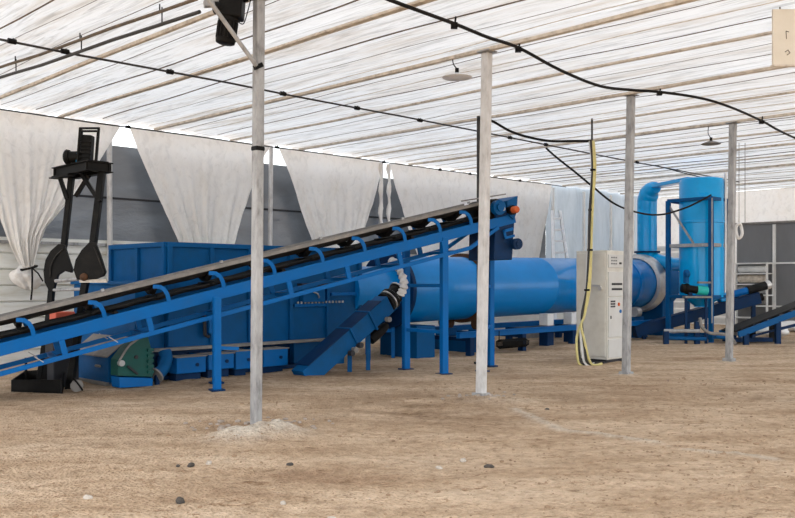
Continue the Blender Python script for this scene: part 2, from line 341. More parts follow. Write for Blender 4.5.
# ------------------------------------------------------------------ front row of posts
plabels = ['tall galvanised post nearest the camera with a brace and rubble at its foot', 'whitish steel post standing in front of the conveyor head',
           'slim steel post directly beside the control cabinet', 'rightmost slim steel post in front of the blue cyclone']
for i, (bx, by, tx, ty) in enumerate(posts):
    b = G(bx, by); d = b.y; zt = ZR-.09; t = P(tx, ty, d); t = V((b.x+(t.x-b.x)*(zt/t.z), d, zt)); w = (.108,.122,.122,.128)[i]
    root = thing('steel_post', b, plabels[i], 'post')
    def L(z): return b+(t-b)*(z/zt)
    bm = B(); bar(bm, b-V((0,0,.03)), t, w, w, V((UX,UY,0))); obj('post_shaft', bm, ('galv','paintpost','galv','galv')[i], root, bev=.022)
    bm = B(); bar(bm, t-V((0,0,.0)), t+V((0,0,.02)), w*1.7, w*1.7, V((UX,UY,0))); obj('cap_plate', bm, 'galv', root, bev=.004)
    if i == 0:
        for z in (3.08,):
            bm = B(); bar(bm, L(z-.03), L(z+.03), w*1.12, w*1.12, V((UX,UY,0))); obj('collar', bm, 'black', root, bev=.02)
        bm = B(); p0 = P(206,-4,d-.42); p1 = P(256.5,66,d-.08); tube(bm, [p0, p1], .024, 10); obj('brace', bm, 'galv', root)
        bm = B(); bar(bm, p1+V((-.02,.0,-.02)), p1+V((.05,.06,.03)), .05, .05); obj('brace_bracket', bm, 'black', root)
    else:
        bm = B(); bar(bm, L(.0), L(.06), w*1.5, w*1.5, V((UX,UY,0))); obj('foot_plate', bm, 'galv', root, bev=.006)
    if i in (0, 1):                              # loose rubble packed round the foot
        bm = B(); r = random.Random(i)
        for q in range(46 if i == 0 else 24):
            a = r.uniform(0, 6.28); rr = abs(r.gauss(0, .24 if i == 0 else .16))+.09; c = b+V((rr*math.cos(a)*1.5, rr*math.sin(a), 0)); sz = r.uniform(.012, .034)
            z = gz(c.x, c.y)[0]-.01
            mt = Matrix.Translation(V((c.x,c.y,z+sz*.2))) @ Matrix.Rotation(r.uniform(0,3),4,'Z') @ Matrix.Diagonal((sz*1.4, sz, sz*.7, 1))
            bmesh.ops.create_icosphere(bm, subdivisions=1, radius=1, matrix=mt)
        tag(obj('rubble', bm, 'mortar'), 'loose grey rubble heaped round the foot of the '+('nearest post' if i == 0 else 'whitish second post'), 'rubble', kind='stuff')

# hanging film motor by the first post
root = thing('film_roller_motor', P(230,44,9.55), 'black electric gear motor hanging under the roof beside the nearest post', 'motor', rot=0.)
d = 9.55
bm = B(); lathe(bm, P(225,44,d), P(229,16,d)-P(225,44,d), [(0,.085),(.01,.105),(.05,.112),(.05,.10),(.25,.10),(.25,.112),(.31,.112)], 20); obj('motor_body', bm, 'black', root)
bm = B()
for a in range(16):
    an = a*math.pi/8; e = (P(229,16,d)-P(225,44,d)).normalized(); o = e.orthogonal().normalized(); o2 = e.cross(o); r = o*math.cos(an)+o2*math.sin(an)
    bar(bm, P(225,44,d)+e*.06+r*.105, P(225,44,d)+e*.24+r*.105, .01, .02, r)
obj('cooling_fin', bm, 'rubber', root)
bm = B(); bar(bm, P(231,19,d), P(233,-8,d), .24, .26, V((1,0,0))); obj('gearbox', bm, 'black', root, bev=.025)
bm = B(); cyl(bm, P(222,8,d-.05), P(215,8,d-.1), .07); obj('output_flange', bm, 'black', root); bm = B(); cyl(bm, P(240,-1,d), P(247,-3,d), .05); obj('side_flange', bm, 'black', root)
bm = B(); bar(bm, P(204,4,d-.12), P(222,3,d-.05), .09, .07); obj('mount_bracket', bm, 'galv', root, bev=.005)
bm = B(); tube(bm, smooth([P(236,20,d), P(243,24,d), P(247,14,d), P(251,-2,d)], 6), .006, 6); obj('cable', bm, 'black', root)
bm = B(); bar(bm, P(233,-6,d), V((P(233,0,d).x, d, ZR-.01)), .1, .1); obj('hanger_bar', bm, 'black', root)

# hanging lamps
for (px, py, dd, lab) in ((457,76,12.25,'round pale lamp shade hanging from the roof left of the second post'), (711,143,17.6,'small lamp hanging from the roof left of the rightmost post')):
    c = P(px, py, dd); root = thing('hanging_lamp', c, lab, 'lamp', rot=0.)
    k = 1. if dd < 15 else .9
    bm = B(); lathe(bm, c+V((0,0,-.03)), V((0,0,1)), [(0,.20*k),(.01,.215*k),(.035,.17*k),(.06,.07*k),(.075,.03)], 28); obj('lamp_shade', bm, 'alu' if dd < 15 else 'skirt', root)
    bm = B(); cyl(bm, c+V((.0,0,.03)), c+V((0,0,.11)), .028); obj('lamp_holder', bm, 'black', root)
    bm = B(); tube(bm, smooth([c+V((0,0,.1)), c+V((-.05,0,.17)), c+V((-.06,0,.25)), V((c.x-.04, c.y, ZR-.04))], 5), .008, 6); obj('hook', bm, 'black', root)

# beige board at top right
d = 10.0; root = thing('hanging_board', P(790,64,d), 'square beige board hanging at the top right under the roof', 'board', rot=0.)
a, b2, c2, e2 = P(773,9,d), P(773,65,d), P(822,65,d+.3), P(822,9,d+.3)
bm = B(); prism(bm, [a, b2, c2, e2], V((0,.035,0))); obj('board_panel', bm, 'board', root, bev=.004)
bm = B(); bar(bm, P(772,66,d), P(822,66,d+.3), .05, .02); obj('bottom_rail', bm, 'wood', root)
bm = B(); tube(bm, [P(785,52,d-.008), P(788,50,d-.008), P(790,53,d-.008), P(787,55,d-.008)], .006, 5); bar(bm, P(786,31,d-.004), P(786.5,39,d-.004), .008, .006, V((1,0,0))); bar(bm, P(786,31,d-.004), P(789,32,d-.004), .008, .006); obj('printed_mark', bm, 'wire', root)
for px in (780, 815):
    bm = B(); p = P(px, 10, d+.1); tube(bm, [p, V((p.x, p.y, ZR-.02))], .008, 6); obj('hanger_wire', bm, 'wire', root)

# ------------------------------------------------------------------ back wall
TW = 16.7
def wallbox(name, s0, s1, t0, t1, z0, z1, m, lab, bev=0): bm = B(); bst(bm, s0, s1, t0, t1, z0, z1); return struct(obj(name, bm, m, rot=TH, bev=bev), lab)
# horizontal weathered siding, one profiled sheet
bm = B(); z = -.03; y0 = TW+.05; prof = []
while z < 2.3: prof += [(z, 0), (z+.02, -.02), (z+.29, .0), (z+.30, .03)]; z += .31
for (za, oa), (zb, ob) in zip(prof, prof[1:]):
    q = [ST(2.0, y0+oa, za), ST(13.6, y0+oa, za), ST(13.6, y0+ob, zb), ST(2.0, y0+ob, zb)]; bm.faces.new([bm.verts.new(p) for p in q])
bmesh.ops.remove_doubles(bm, verts=bm.verts, dist=1e-4)
struct(obj('wall_back', bm, 'siding', rot=TH, ang=20), 'weathered white horizontal siding of the back wall')
wallbox('trim_30', 2.0, 13.6, TW-.02, TW+.08, 2.31, 2.37, 'galv', 'metal cap rail on the siding')
def filmwall(name, s0, s1, z0, z1, m, lab, t=TW+.1, amp=.05):
    bm = B(); n = int((s1-s0)/.18); mz = 14; g = []
    for i in range(n+1):
        s = s0+(s1-s0)*i/n
        g.append([bm.verts.new(ST(s, t+amp*noise.noise(V((s*.9, j*.25, 3)))+amp*.5*noise.noise(V((s*.4+j*.5, j*.3, 8))), z0+(z1-z0)*j/mz)) for j in range(mz+1)])
    for i in range(n):
        for j in range(mz): bm.faces.new((g[i][j], g[i+1][j], g[i+1][j+1], g[i][j+1]))
    return struct(obj(name, bm, m, rot=TH, ang=180), lab)
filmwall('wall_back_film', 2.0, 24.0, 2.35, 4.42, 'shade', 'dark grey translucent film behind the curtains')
wallbox('wall_back_low', 13.6, 31.1, TW+.05, TW+.12, -.03, 2.35, 'siding', 'plain low back wall')
filmwall('wall_back_pale', 24.0, 31.1, 2.2, 4.92, 'pale', 'pale blue translucent wall sheets', amp=.07)
for i, s in enumerate((24.3, 26.2, 28.0, 29.6)): wallbox('trim_%d' % (31+i), s-.05, s+.05, TW-.02, TW+.04, 0, 4.75, 'white', 'white wall stud')
wallbox('trim_40', 2.0, 22.6, TW+.04, TW+.09, 3.30, 3.34, 'dark', 'thin rail in the dark film')
# right end wall at s=31
def endbox(name, t0, t1, z0, z1, m, lab, s=31.0, th=.06): bm = B(); bst(bm, s, s+th, t0, t1, z0, z1); return struct(obj(name, bm, m, rot=TH), lab)
endbox('wall_right', 2.0, 13.3, -.03, 3.66, 'panel', 'dark grey panels of the end wall')
bm = B(); g = []
for i in range(61):
    t = -2.5+19.2*i/60; g.append([bm.verts.new(ST(31.12+.05*noise.noise(V((t*.8, j, 1))), t, -.03+4.9*j/10)) for j in range(11)])
for i in range(60):
    for j in range(10): bm.faces.new((g[i][j], g[i+1][j], g[i+1][j+1], g[i][j+1]))
struct(obj('wall_right_film', bm, 'curtain', rot=TH, ang=180), 'white film of the right end wall')
for i, (t, w) in enumerate(((11.95,.10), (9.4,.06), (6.8,.06))): endbox('trim_%d' % (50+i), t-w/2, t+w/2, 0, 3.6, 'white', 'white upright of the end wall', 30.94)
endbox('trim_55', 2.0, 13.3, 2.20, 2.26, 'white', 'white horizontal rail of the end wall', 30.95)
endbox('trim_56', 2.0, 13.3, .68, .73, 'white', 'lower white rail of the end wall', 30.95)
endbox('trim_57', 2.0, 13.4, 3.64, 3.71, 'skirt', 'top rail of the dark end panels', 30.95)
# slatted white blind part behind the cyclone
bm = B(); z = .05
while z < 2.9: hexa(bm, ST(30.85, 15.0, z+.1), V((-UY,UX,0))*1.65, V((UX,UY,0))*.02+V((0,0,.02)), V((0,0,.09))); z += .27
struct(obj('wall_right_slats', bm, 'slat', rot=TH), 'white horizontal slats in the end wall corner')

# wall posts and curtains
corners = [5.72, s_at(126,16.5), s_at(276,16.5), s_at(386,16.5), 20.75, s_at(556,16.5)]
names = ['behind the black tower', 'right of the nearest tall post', 'between the third and fourth curtains']
for s, lab in zip(corners[1:4], names):
    bm = B(); cyl(bm, ST(s-.28 if s < 10 else s-.1, TW-.07, -.02), ST(s-.30 if s < 10 else s-.05, TW-.07, ZR-.05), .055, n=14)
    tag(obj('wall_post', bm, 'paintpost'), 'round pale wall post standing against dark film '+lab, 'post')
def curtain(root_label, tl, tr, edgeL, edgeR, t, seed, pleats=7, zend=None, tie=None):
    # edges are lists of (pixel x, pixel y) down the two sides; turned into real places on the plane t
    def conv(L): return [(s_at(px, t), z_at(px, py, t)) for px, py in L]
    A, Bq = conv(edgeL), conv(edgeR)
    A[0] = (A[0][0], ZR-.05); Bq[0] = (Bq[0][0], ZR-.05)
    def samp(E, v):
        n = len(E)-1; x = v*n; i = min(int(x), n-1); f = x-i
        return E[i][0]+(E[i+1][0]-E[i][0])*f, E[i][1]+(E[i+1][1]-E[i][1])*f
    W0 = abs(Bq[0][0]-A[0][0]); bm = B(); nu, nv = 110, 50; g = []
    for i in range(nu+1):
        u = i/nu; row = []
        for j in range(nv+1):
            v = j/nv; a = samp(A, v); b = samp(Bq, v); s = a[0]+(b[0]-a[0])*u; z = a[1]+(b[1]-a[1])*u
            w = abs(b[0]-a[0])/W0; amp = .008+.10*max(0,1-w)**1.4*min(1, v*1.5)
            uu = u+.06*math.sin(u*9+seed)*v
            off = amp*math.sin(uu*pleats*2*math.pi+seed)+amp*.5*math.sin(uu*pleats*4.7*math.pi+seed*2)
            off += .05*noise.noise(V((s*1.2, z*1.2, seed)))+.02*noise.noise(V((s*5, z*4, seed)))
            edge = min(u, 1-u)
            if edge < .05: off -= .05*(1-edge/.05)
            row.append(bm.verts.new(ST(s, t-.12*(1-w)-off*.8, z)))
        g.append(row)
    for i in range(nu):
        for j in range(nv): bm.faces.new((g[i][j], g[i+1][j], g[i+1][j+1], g[i][j+1]))
    return bm
tc = 16.42
root = thing('film_curtain', ST(s_at(25,tc), tc, z_at(25,292,tc)), 'cream film curtain at far left gathered and tied with black strap', 'curtain')
bm = curtain('', 0, 0, [(-26,108),(-14,160),(0,222),(10,248),(20,267)], [(122,131),(97,165),(70,198),(44,228),(31,268)], tc, 1., 6)
obj('curtain_sheet', bm, 'curtain', root, ang=180)
bm = B(); bmesh.ops.create_icosphere(bm, subdivisions=5, radius=1); tq = ST(s_at(27,tc-.05), tc-.05, z_at(27,277,tc-.05))
for v in bm.verts:
    an = math.atan2(v.co.y, v.co.x); k = 1+.12*math.sin(an*7+v.co.z*3)+.25*noise.noise(v.co*1.6); c = v.co*k; wd = .27*(.55+.45*min(1, (1-v.co.z)))
    v.co = tq+V((UX,UY,0))*c.x*wd+V((-UY,UX,0))*c.y*.16+V((0,0,c.z*.21-.04*c.x))
obj('gathered_tail', bm, 'curtain', root, ang=180)
c = ST(s_at(25.5,tc), tc-.13, z_at(25,268,tc)); e = V((UX,UY,0)); n_ = V((-UY,UX,0))
bm = B(); tube(bm, [c+e*.15*math.cos(a)+n_*.16*math.sin(a)+V((0,0,.04*math.cos(a))) for a in [q*math.pi/8 for q in range(17)]], .022, 6)
tube(bm, [c-n_*.17, c-n_*.18+V((.0,0,-.18)), c-n_*.17+V((0,0,-.42)), c-n_*.17+V((-.02,0,-.60))], .018, 6); tube(bm, [c-n_*.17, c-n_*.2+e*.1+V((0,0,-.1)), c-n_*.18+e*.2+V((0,0,-.25))], .014, 6)
obj('tie_strap', bm, 'rubber', root)
specs = [
 ('wide cream film curtain hanging behind the nearest tall post', [(130,131),(138,150),(151,180),(163,208),(178,243),(186,262)], [(272,146),(262,160),(253,184),(243,212),(231,246),(222,262)], 5, 3.),
 ('white film curtain hanging right of the nearest post above the conveyor', [(280,149),(287,166),(296,192),(306,226),(318,258)], [(384,166),(379,184),(373,205),(364,232),(352,258)], 5, 4.),
 ('broad white film curtain hanging behind the conveyor head', [(390,170),(397,190),(407,222),(420,262)], [(553,186),(549,210),(543,240),(538,264)], 5, 5.)]
for lab, Lp, Rp, pl, sd in specs:
    bm = curtain('', 0, 0, Lp, Rp, tc, sd, pl); o = obj('film_curtain', bm, 'curtain', rot=TH, ang=180); tag(o, lab, 'curtain')
# narrow hanging strips pinned up beside the third wall post
for px, lab in ((381,'narrow twisted film strip hanging on the left of the slim wall post'),(389,'narrow twisted film strip hanging on the right of the slim wall post')):
    bm = B(); s = s_at(px, tc); tube(bm, [ST(s+.03*math.sin(z*9), tc+.0+.02*math.cos(z*7), z) for z in [ZR-.1-.15*i for i in range(14)]], [.05+.02*math.sin(i*1.7) for i in range(14)], 8)
    tag(obj('film_strip', bm, 'curtain'), lab, 'film strip')
# dark doorway behind the pale sheets at the curtain's right edge, ladder leaning
d0 = V(ST(s_at(540,15.9), 15.9, 0))
def LD(px, py, t=15.6): return ST(s_at(px,t), t, z_at(px,py,t))
root = thing('ladder', LD(560,300), 'aluminium ladder leaning against the pale sheets behind the drum', 'ladder')
a0, a1, b0, b1 = LD(552,211,16.2), LD(556,345,14.9), LD(560,211,16.2), LD(578,345,14.9)
a1.z = b1.z = 0.0
for p, q in ((a0,a1),(b0,b1)):
    bm = B(); bar(bm, p, q, .09, .08); obj('stile', bm, 'alu', root, bev=.004)
for i in range(10):
    f = (i+.7)/10.4; bm = B(); bar(bm, a0.lerp(a1,f), b0.lerp(b1,f), .07, .07); obj('rung', bm, 'alu', root, bev=.004)

# ------------------------------------------------------------------ main inclined conveyor
A0 = V((-5.31, 11.5, .68)); ch = V((.882,.470,0)).normalized(); al = math.atan(.244)
cE = V((ch.x*math.cos(al), ch.y*math.cos(al), math.sin(al))); cN = V((-ch.y, ch.x, 0)); cU = cE.cross(-cN).normalized()
if cU.z < 0: cU = -cU
def K(a, b, c): return A0+cE*a+cN*b+cU*c
def af(p):
    z = 1/(.087-4.36e-5*p); x = (p-CX)/F*z; return ((x+5.31)*ch.x+(z-11.5)*ch.y)/math.cos(al)
W = .85; AE = af(514); A_ = -2.55
root = conv = thing('belt_conveyor', V((K(0,0,0).x, K(0,0,0).y, 0)), 'long inclined blue belt conveyor rising from lower left to the chute', 'conveyor', rot=math.atan2(ch.y, ch.x))
def kb(bm, a0, a1, b0, b1, c0, c1): hexa(bm, K((a0+a1)/2,(b0+b1)/2,(c0+c1)/2), cE*abs(a1-a0)/2, cN*abs(b1-b0)/2, cU*abs(c1-c0)/2)
for b in (0, W):                                  # channel rails
    s = 1 if b == 0 else -1; bm = B()
    kb(bm, A_, AE, b-.008, b+.008, -.085, .085); kb(bm, A_, AE, b, b+s*.06, .072, .085); kb(bm, A_, AE, b, b+s*.06, -.085, -.072)
    obj('side_rail', bm, 'rail', root, bev=.003)
    bm = B(); kb(bm, A_+.6, af(466), b-.03, b+.03, -.345, -.28); bar(bm, K(af(466),b,-.31), K(af(496),b,-.09), .06, .06, cU); obj('lower_chord', bm, 'rail', root, bev=.004)
    for px in (-110, -25, 60, 147, 287, 345, 397, 441):
        a = af(px); bm = B(); kb(bm, a-.038, a+.038, b-.025, b+.025, -.29, -.08); obj('truss_strut', bm, 'rail', root, bev=.003)
    for px in (30, 105):
        a = af(px); bm = B(); bar(bm, K(a,b-.03,-.20), K(a+.10,b-.03,-.31), .012, .012); obj('tie_rod', bm, 'galv', root)
for px in (-40, 50, 140, 217, 290, 350, 400, 450):
    bm = B(); a = af(px); kb(bm, a-.03, a+.03, .02, W-.02, -.33, -.28); obj('cross_member', bm, 'rail', root)
# belt: troughed carrying run round the head pulley, return run beneath
def strip(bm, path, prof, th):
    # path: list of (a, c-offset); prof: list of (b, c)
    g = [[(bm.verts.new(K(a, b, c+co)), bm.verts.new(K(a, b, c+co-th))) for b, c in prof] for a, co in path]
    for i in range(len(g)-1):
        for j in range(len(prof)-1):
            for k in (0, 1): bm.faces.new((g[i][j][k], g[i+1][j][k], g[i+1][j+1][k], g[i][j+1][k]))
        for j in (0, len(prof)-1): bm.faces.new((g[i][j][0], g[i+1][j][0], g[i+1][j][1], g[i][j][1]))
    for r in (g[0], g[-1]):
        for j in range(len(prof)-1): bm.faces.new((r[j][0], r[j+1][0], r[j+1][1], r[j][1]))
bm = B(); n = 60; strip(bm, [(A_+.1+(AE-.45-A_)*i/n, .004*math.sin(i*1.9)) for i in range(n+1)], [(.06,.385),(.13,.355),(.28,.305),(.42,.30),(.57,.305),(.72,.355),(.79,.385)], .014)
belt = obj('carrying_belt', bm, 'belt', root)
bm = B(); strip(bm, [(A_+.1+(AE-.35-A_)*i/n, -.012*math.sin(i*.9)**2) for i in range(n+1)], [(.10,.19),(.16,.15),(.69,.15),(.75,.19)], .02); obj('return_belt', bm, 'rubber', root)
bm = B()
for b in (.055, .795): kb(bm, A_+.2, AE-.5, b-.018, b+.018, .37, .425)
obj('skirt_strip', bm, 'skirt', root, bev=.003)
ipx = [-120, -42, 33, 104, 168, 223, 274, 322, 364, 404, 439, 470]
for q, px in enumerate(ipx):                      # idler sets
    a = af(px)
    for b, s in ((W, -1), (0, 1)):
        bm = B(); pts = [K(a+.03,b-.0*s,.07), K(a+.03,b-.012*s,.17), K(a+.01,b-.005*s,.25), K(a-.04,b+.01*s,.31), K(a-.12,b+.05*s,.335)]
        for p1, p2 in zip(pts, pts[1:]): bar(bm, p1-(p2-p1)*.04, p2+(p2-p1)*.08, .058, .022, cN)
        br = obj('idler_bracket', bm, 'rail', root)
    if 0 <= px:
        bm = B(); cyl(bm, K(a-.1,.075,.32), K(a-.1,.27,.255), .042, n=14); obj('side_roller', bm, 'rubber', br)
        bm = B(); cyl(bm, K(a-.1,.775,.32), K(a-.1,.58,.255), .042, n=14); obj('side_roller', bm, 'rubber', br)
        bm = B(); cyl(bm, K(a-.1,.285,.245), K(a-.1,.565,.245), .042, n=14); obj('middle_roller', bm, 'rubber', br)
        bm = B(); bar(bm, K(a-.1,.02,.175), K(a-.1,W-.02,.175), .04, .03, cU); obj('cross_bar', bm, 'black', br)
        if q % 2: bm = B(); bar(bm, K(a+.1,.05,.44), K(a+.1,.05,.475), .04, .04); obj('bolt', bm, 'galv', br)
    if q % 3 == 0:
        bm = B(); cyl(bm, K(a+.2,.03,.10), K(a+.2,W-.03,.10), .028, n=12); obj('return_roller', bm, 'rubber', root)
# legs
def portal(px, py, far, wd, topc=-.09, feet=True):
    g0 = G(px, py); g1 = V(far) if far else g0+cN*W
    out = []
    for g in (g0, g1):
        bb = (g-A0).dot(cN); aa = (V((g.x,g.y,0))-V((A0.x,A0.y,0))).dot(V((ch.x,ch.y,0)))/math.cos(al)
        zt = A0.z+aa*math.sin(al)+topc
        bm = B(); bar(bm, V((g.x,g.y,-.03)), V((g.x,g.y,zt)), wd, wd, V((ch.x,ch.y,0))); lg = obj('leg', bm, 'rail', root, bev=.006)
        bm = B(); bar(bm, V((g.x,g.y,-.01)), V((g.x,g.y,.015)), wd*1.9, wd*1.9, V((ch.x,ch.y,0))); obj('foot_plate', bm, 'dblue', lg)
        out.append((g, zt))
    return out
g = G(217,390)
p1 = portal(217, 390, (g.x-.20, g.y+.9, 0), .105, -.02)
bm = B(); bar(bm, V((g.x,g.y,.62)), V((g.x+.3,g.y+.10,.60)), .05, .05); obj('leg_brace', bm, 'rail', root)
p2 = portal(444, 374, (.155, 15.6, 0), .115, -.02)
for z in (1.52, .72):
    bm = B(); bar(bm, V((p2[0][0].x,p2[0][0].y,z)), V((p2[1][0].x,p2[1][0].y,z)), .06, .06); obj('cross_bar', bm, 'rail', root, bev=.004)
p3 = portal(482.5, 371, (1.76, 16.2, 0), .10, -.05)
for z in (.75, 1.5):
    bm = B(); bar(bm, V((p3[0][0].x,p3[0][0].y,z)), V((p3[1][0].x,p3[1][0].y,z)), .06, .06); obj('cross_bar', bm, 'rail', root, bev=.004)
# head: pulley, bearings, drive, hood plate and discharge chute
ah = af(500)
bm = B(); lathe(bm, K(ah,.06,.22), cN, [(0,.19),(.02,.20),(.71,.20),(.73,.19)], 28); obj('head_pulley', bm, 'rubber', root)
bm = B(); cyl(bm, K(ah,-.16,.22), K(ah,W+.1,.22), .035, n=12); obj('pulley_shaft', bm, 'galv', root)
for b in (-.03, W+.03):
    bm = B(); kb(bm, ah-.12, ah+.12, b-.04, b+.04, .09, .32); obj('bearing_block', bm, 'dblue', root, bev=.02)
bm = B(); cyl(bm, K(af(509.5),-.24,.16), K(af(509.5),-.14,.16), .062, n=20); lathe(bm, K(af(509.5),-.24,.16), -cN, [(0,.062),(.02,.05),(.03,.02)], 20); obj('orange_cap', bm, 'orange', root)['label'] = 'round orange cap on the drive shaft'
bm = B(); cyl(bm, K(af(509.5),-.14,.16), K(af(509.5),0,.16), .085, n=18); obj('drive_motor', bm, 'black', root)
bm = B(); cyl(bm, K(af(497),-.15,.26), K(af(497),-.04,.26), .13, n=22); cyl(bm, K(af(497),-.19,.26), K(af(497),-.15,.26), .07, n=18); obj('drive_sprocket', bm, 'blue', root)
bm = B(); prism(bm, [K(af(506),-.06,.12), K(af(511),-.06,-.02), K(af(515),-.06,.10), K(af(519),-.06,.38), K(af(508),-.06,.34)], cN*(W+.12)); obj('hood', bm, 'blue', root, bev=.008)
p = P(505.5, 232, 15.5); 
bm = B()
top = [K(af(494),.0,-.05), K(af(513),.0,-.05), K(af(513),W,-.05), K(af(494),W,-.05)]
bot = [V((q.x*.97+.02, q.y, 1.98)) for q in top]
vs = [bm.verts.new(q) for q in top+bot]
for f in ((0,1,5,4),(1,2,6,5),(2,3,7,6),(3,0,4,7),(0,3,2,1),(4,5,6,7)): bm.faces.new([vs[i] for i in f])
obj('discharge_chute', bm, 'dblue', root, bev=.01)
q0 = K(af(508),-.03,-.45); bm = B(); cyl(bm, q0, q0-cN*.10, .10, n=20); cyl(bm, q0-cN*.10, q0-cN*.13, .05, n=14); obj('chute_hub', bm, 'dblue', root)
bm = B(); kb(bm, af(499), af(509), -.05, -.03, -.20, -.15); kb(bm, af(499), af(501), -.05, -.03, -.32, -.15); kb(bm, af(499), af(509), -.05, -.03, -.32, -.28); obj('chute_stiffener', bm, 'rail', root)
bm = B(); bar(bm, K(af(478),-.05,.50), K(af(494),-.05,.48), .9, .02, cU); obj('head_cover', bm, 'skirt', root)
bm = B(); kb(bm, af(350), af(484), -.02, .02, -.62, -.585); 
# tail pulley out of frame
bm.free(); bm = B(); cyl(bm, K(A_+.2,.06,.22), K(A_+.2,.79,.22), .17, n=24); obj('tail_pulley', bm, 'rubber', root)
for b in (0, W):
    bm = B(); q = K(A_+.15,b,-.08); bar(bm, V((q.x,q.y,-.02)), q, .08, .08, V((ch.x,ch.y,0))); obj('leg', bm, 'rail', root)
q = K(af(66), -.0, .24)
# red box sitting behind the belt
c = P(62, 318, 13.2)
root = thing('red_container', V((c.x,c.y,0)), 'faded red container just visible behind the lower conveyor belt', 'container')
bm = B(); bst(bm, *(lambda s,t:(s-.15,s+.16,t-.12,t+.12))(c.x*UX+c.y*UY, -c.x*UY+c.y*UX), .93, 1.13); obj('container_body', bm, 'red', root, bev=.02)
bm = B(); bst(bm, *(lambda s,t:(s-.2,s+.2,t-.16,t+.16))(c.x*UX+c.y*UY, -c.x*UY+c.y*UX), -.02, .93); obj('stand', bm, 'dark', root, bev=.02)

# ------------------------------------------------------------------ black tower with motor and fan plates
D = 13.35
root = thing('steel_tower', V((P(70,388,D).x, D, 0)), 'black steel tower with a motor on its platform and two fan-shaped plates', 'tower', rot=0.)
def lg(pts, w, nm='leg'):
    bm = B()
    for a, b in zip(pts, pts[1:]): bar(bm, a, b+(b-a)*.01, w, w*1.3, V((0,-1,0)))
    return obj(nm, bm, 'black', root, bev=.012)
TN = V((-4.66, 12.95, 0)); tu = V((UX,UY,0)); tv = V((-UY,UX,0))
def TQ(k, j, z): return TN+tv*k+tu*j+V((0,0,z))
lg([TQ(1.0,.2,3.27), P(64,246,13.7), P(52,288,13.5), P(48,325,13.4), V((P(39,380,13.3).x, 13.3, -.02))], .085)
lg([TQ(.08,.26,3.27), P(93,246,13.05), P(84,290,12.98), P(77,340,12.9), V((P(69,386,12.82).x, 12.82, -.02))], .095)
for p_, q_ in ((TQ(1.1,.05,3.27), P(67,199,13.7)), (TQ(.45,.1,3.27), P(100,202,13.08)), (TQ(.6,.3,3.27), P(76,196,13.75))):
    bm = B(); bar(bm, p_, q_, .06, .05, V((0,-1,0))); obj('knee_brace', bm, 'black', root)
# platform: four channels and deck
pc = [TQ(1.12,0,0), TQ(0,0,0), TQ(0,.33,0), TQ(1.12,.33,0)]
for i in range(4):
    a, b = pc[i], pc[(i+1) % 4]; a = V((a.x, a.y, 3.335)); b = V((b.x, b.y, 3.335)); ee = (b-a).normalized()*.04; bm = B(); bar(bm, a-ee, b+ee, .03, .15); bar(bm, a+V((0,0,.068))-ee, b+V((0,0,.068))+ee, .12, .014); bar(bm, a-V((0,0,.068))-ee, b-V((0,0,.068))+ee, .12, .014); obj('platform_channel', bm, 'black', root, bev=.004)
bm = B(); prism(bm, [V((q.x, q.y, 3.41)) for q in pc], V((0,0,.02))); obj('platform_deck', bm, 'black', root)
bm = B(); bar(bm, TQ(1.18,-.02,3.24), TQ(.5,-.02,3.24), .14, .02); obj('lower_plate', bm, 'black', root)
m0 = P(69,163,D-.1); bm = B(); lathe(bm, V((m0.x-.10,D-.02,3.52)), V((1,0,0)), [(0,.08),(.02,.11),(.04,.12),(.08,.11),(.08,.09),(.28,.09)], 20); obj('motor', bm, 'black', root)
bm = B(); cyl(bm, V((m0.x+.12,D-.08,3.43)), V((m0.x+.13,D-.08,3.57)), .022); obj('blue_fitting', bm, 'cyan', root)
g0 = P(86,150,D); bm = B(); bar(bm, V((g0.x,D,3.37)), V((g0.x+.03,D,3.86)), .17, .16, V((0,-1,0))); obj('gearbox', bm, 'black', root, bev=.02)
for z in (3.46,3.52,3.58,3.64,3.70,3.76):
    bm = B(); bar(bm, V((g0.x-.08,D-.1,z)), V((g0.x+.11,D-.1,z)), .03, .02); obj('cooling_fin', bm, 'black', root)
for px0, px1, dy in ((77,80,-.12), (96,99,-.12), (79,82,.14), (95,98,.14)):
    bm = B(); a = P(px0,160,D+dy); b = P(px1,128,D+dy); a.z = 3.37; b.z = 3.95; bar(bm, a, b, .028, .028, V((0,-1,0))); obj('frame_upright', bm, 'black', root)
bm = B(); a, b, c, d_ = P(80,128,D-.12), P(99,131,D-.12), P(98,131,D+.14), P(82,128,D+.14)
for q in (a,b,c,d_): q.z = 3.95
for q, r in ((a,b),(b,c),(c,d_),(d_,a)): bar(bm, q, r, .03, .03)
obj('frame_top', bm, 'black', root)
fl = [(60,244),(66,245),(70,258),(74,270),(73,273),(66,271),(60,275),(57,283),(55,292),(50,290),(46,282),(45,271),(47,260),(52,251)]
fr = [(91,242),(97,243),(102,256),(107,272),(105,276),(98,279),(88,280),(83,280),(78,279),(75,270),(77,260),(83,250)]
for pl, dd in ((fl, 13.45), (fr, 12.93)):
    bm = B(); prism(bm, [P(x, y, dd) for x, y in pl], V((0,-.07,0))); pn = obj('fan_plate', bm, 'black', root, bev=.01)
    bm = B(); pts = [P(x, y, dd-.09) for x, y in (([(63,249),(56,256),(51,266),(50,277)]) if pl is fl else ([(94,247),(100,262),(104,273)]))]; tube(bm, smooth(pts, 5), .012, 6); obj('rib', bm, 'belt', pn)
bm = B(); cyl(bm, P(56,281,13.33), P(78,279,12.95), .03, n=10); obj('shaft', bm, 'galv', root)
bm = B(); bar(bm, P(80,281,12.9), P(107,281,12.9), .05, .05); obj('brown_bar', bm, 'wood', root)['label'] = 'brown wooden bar'
bm = B(); cyl(bm, P(54,290,13.4), P(86,289,12.98), .025, n=10); obj('shaft', bm, 'galv', root)
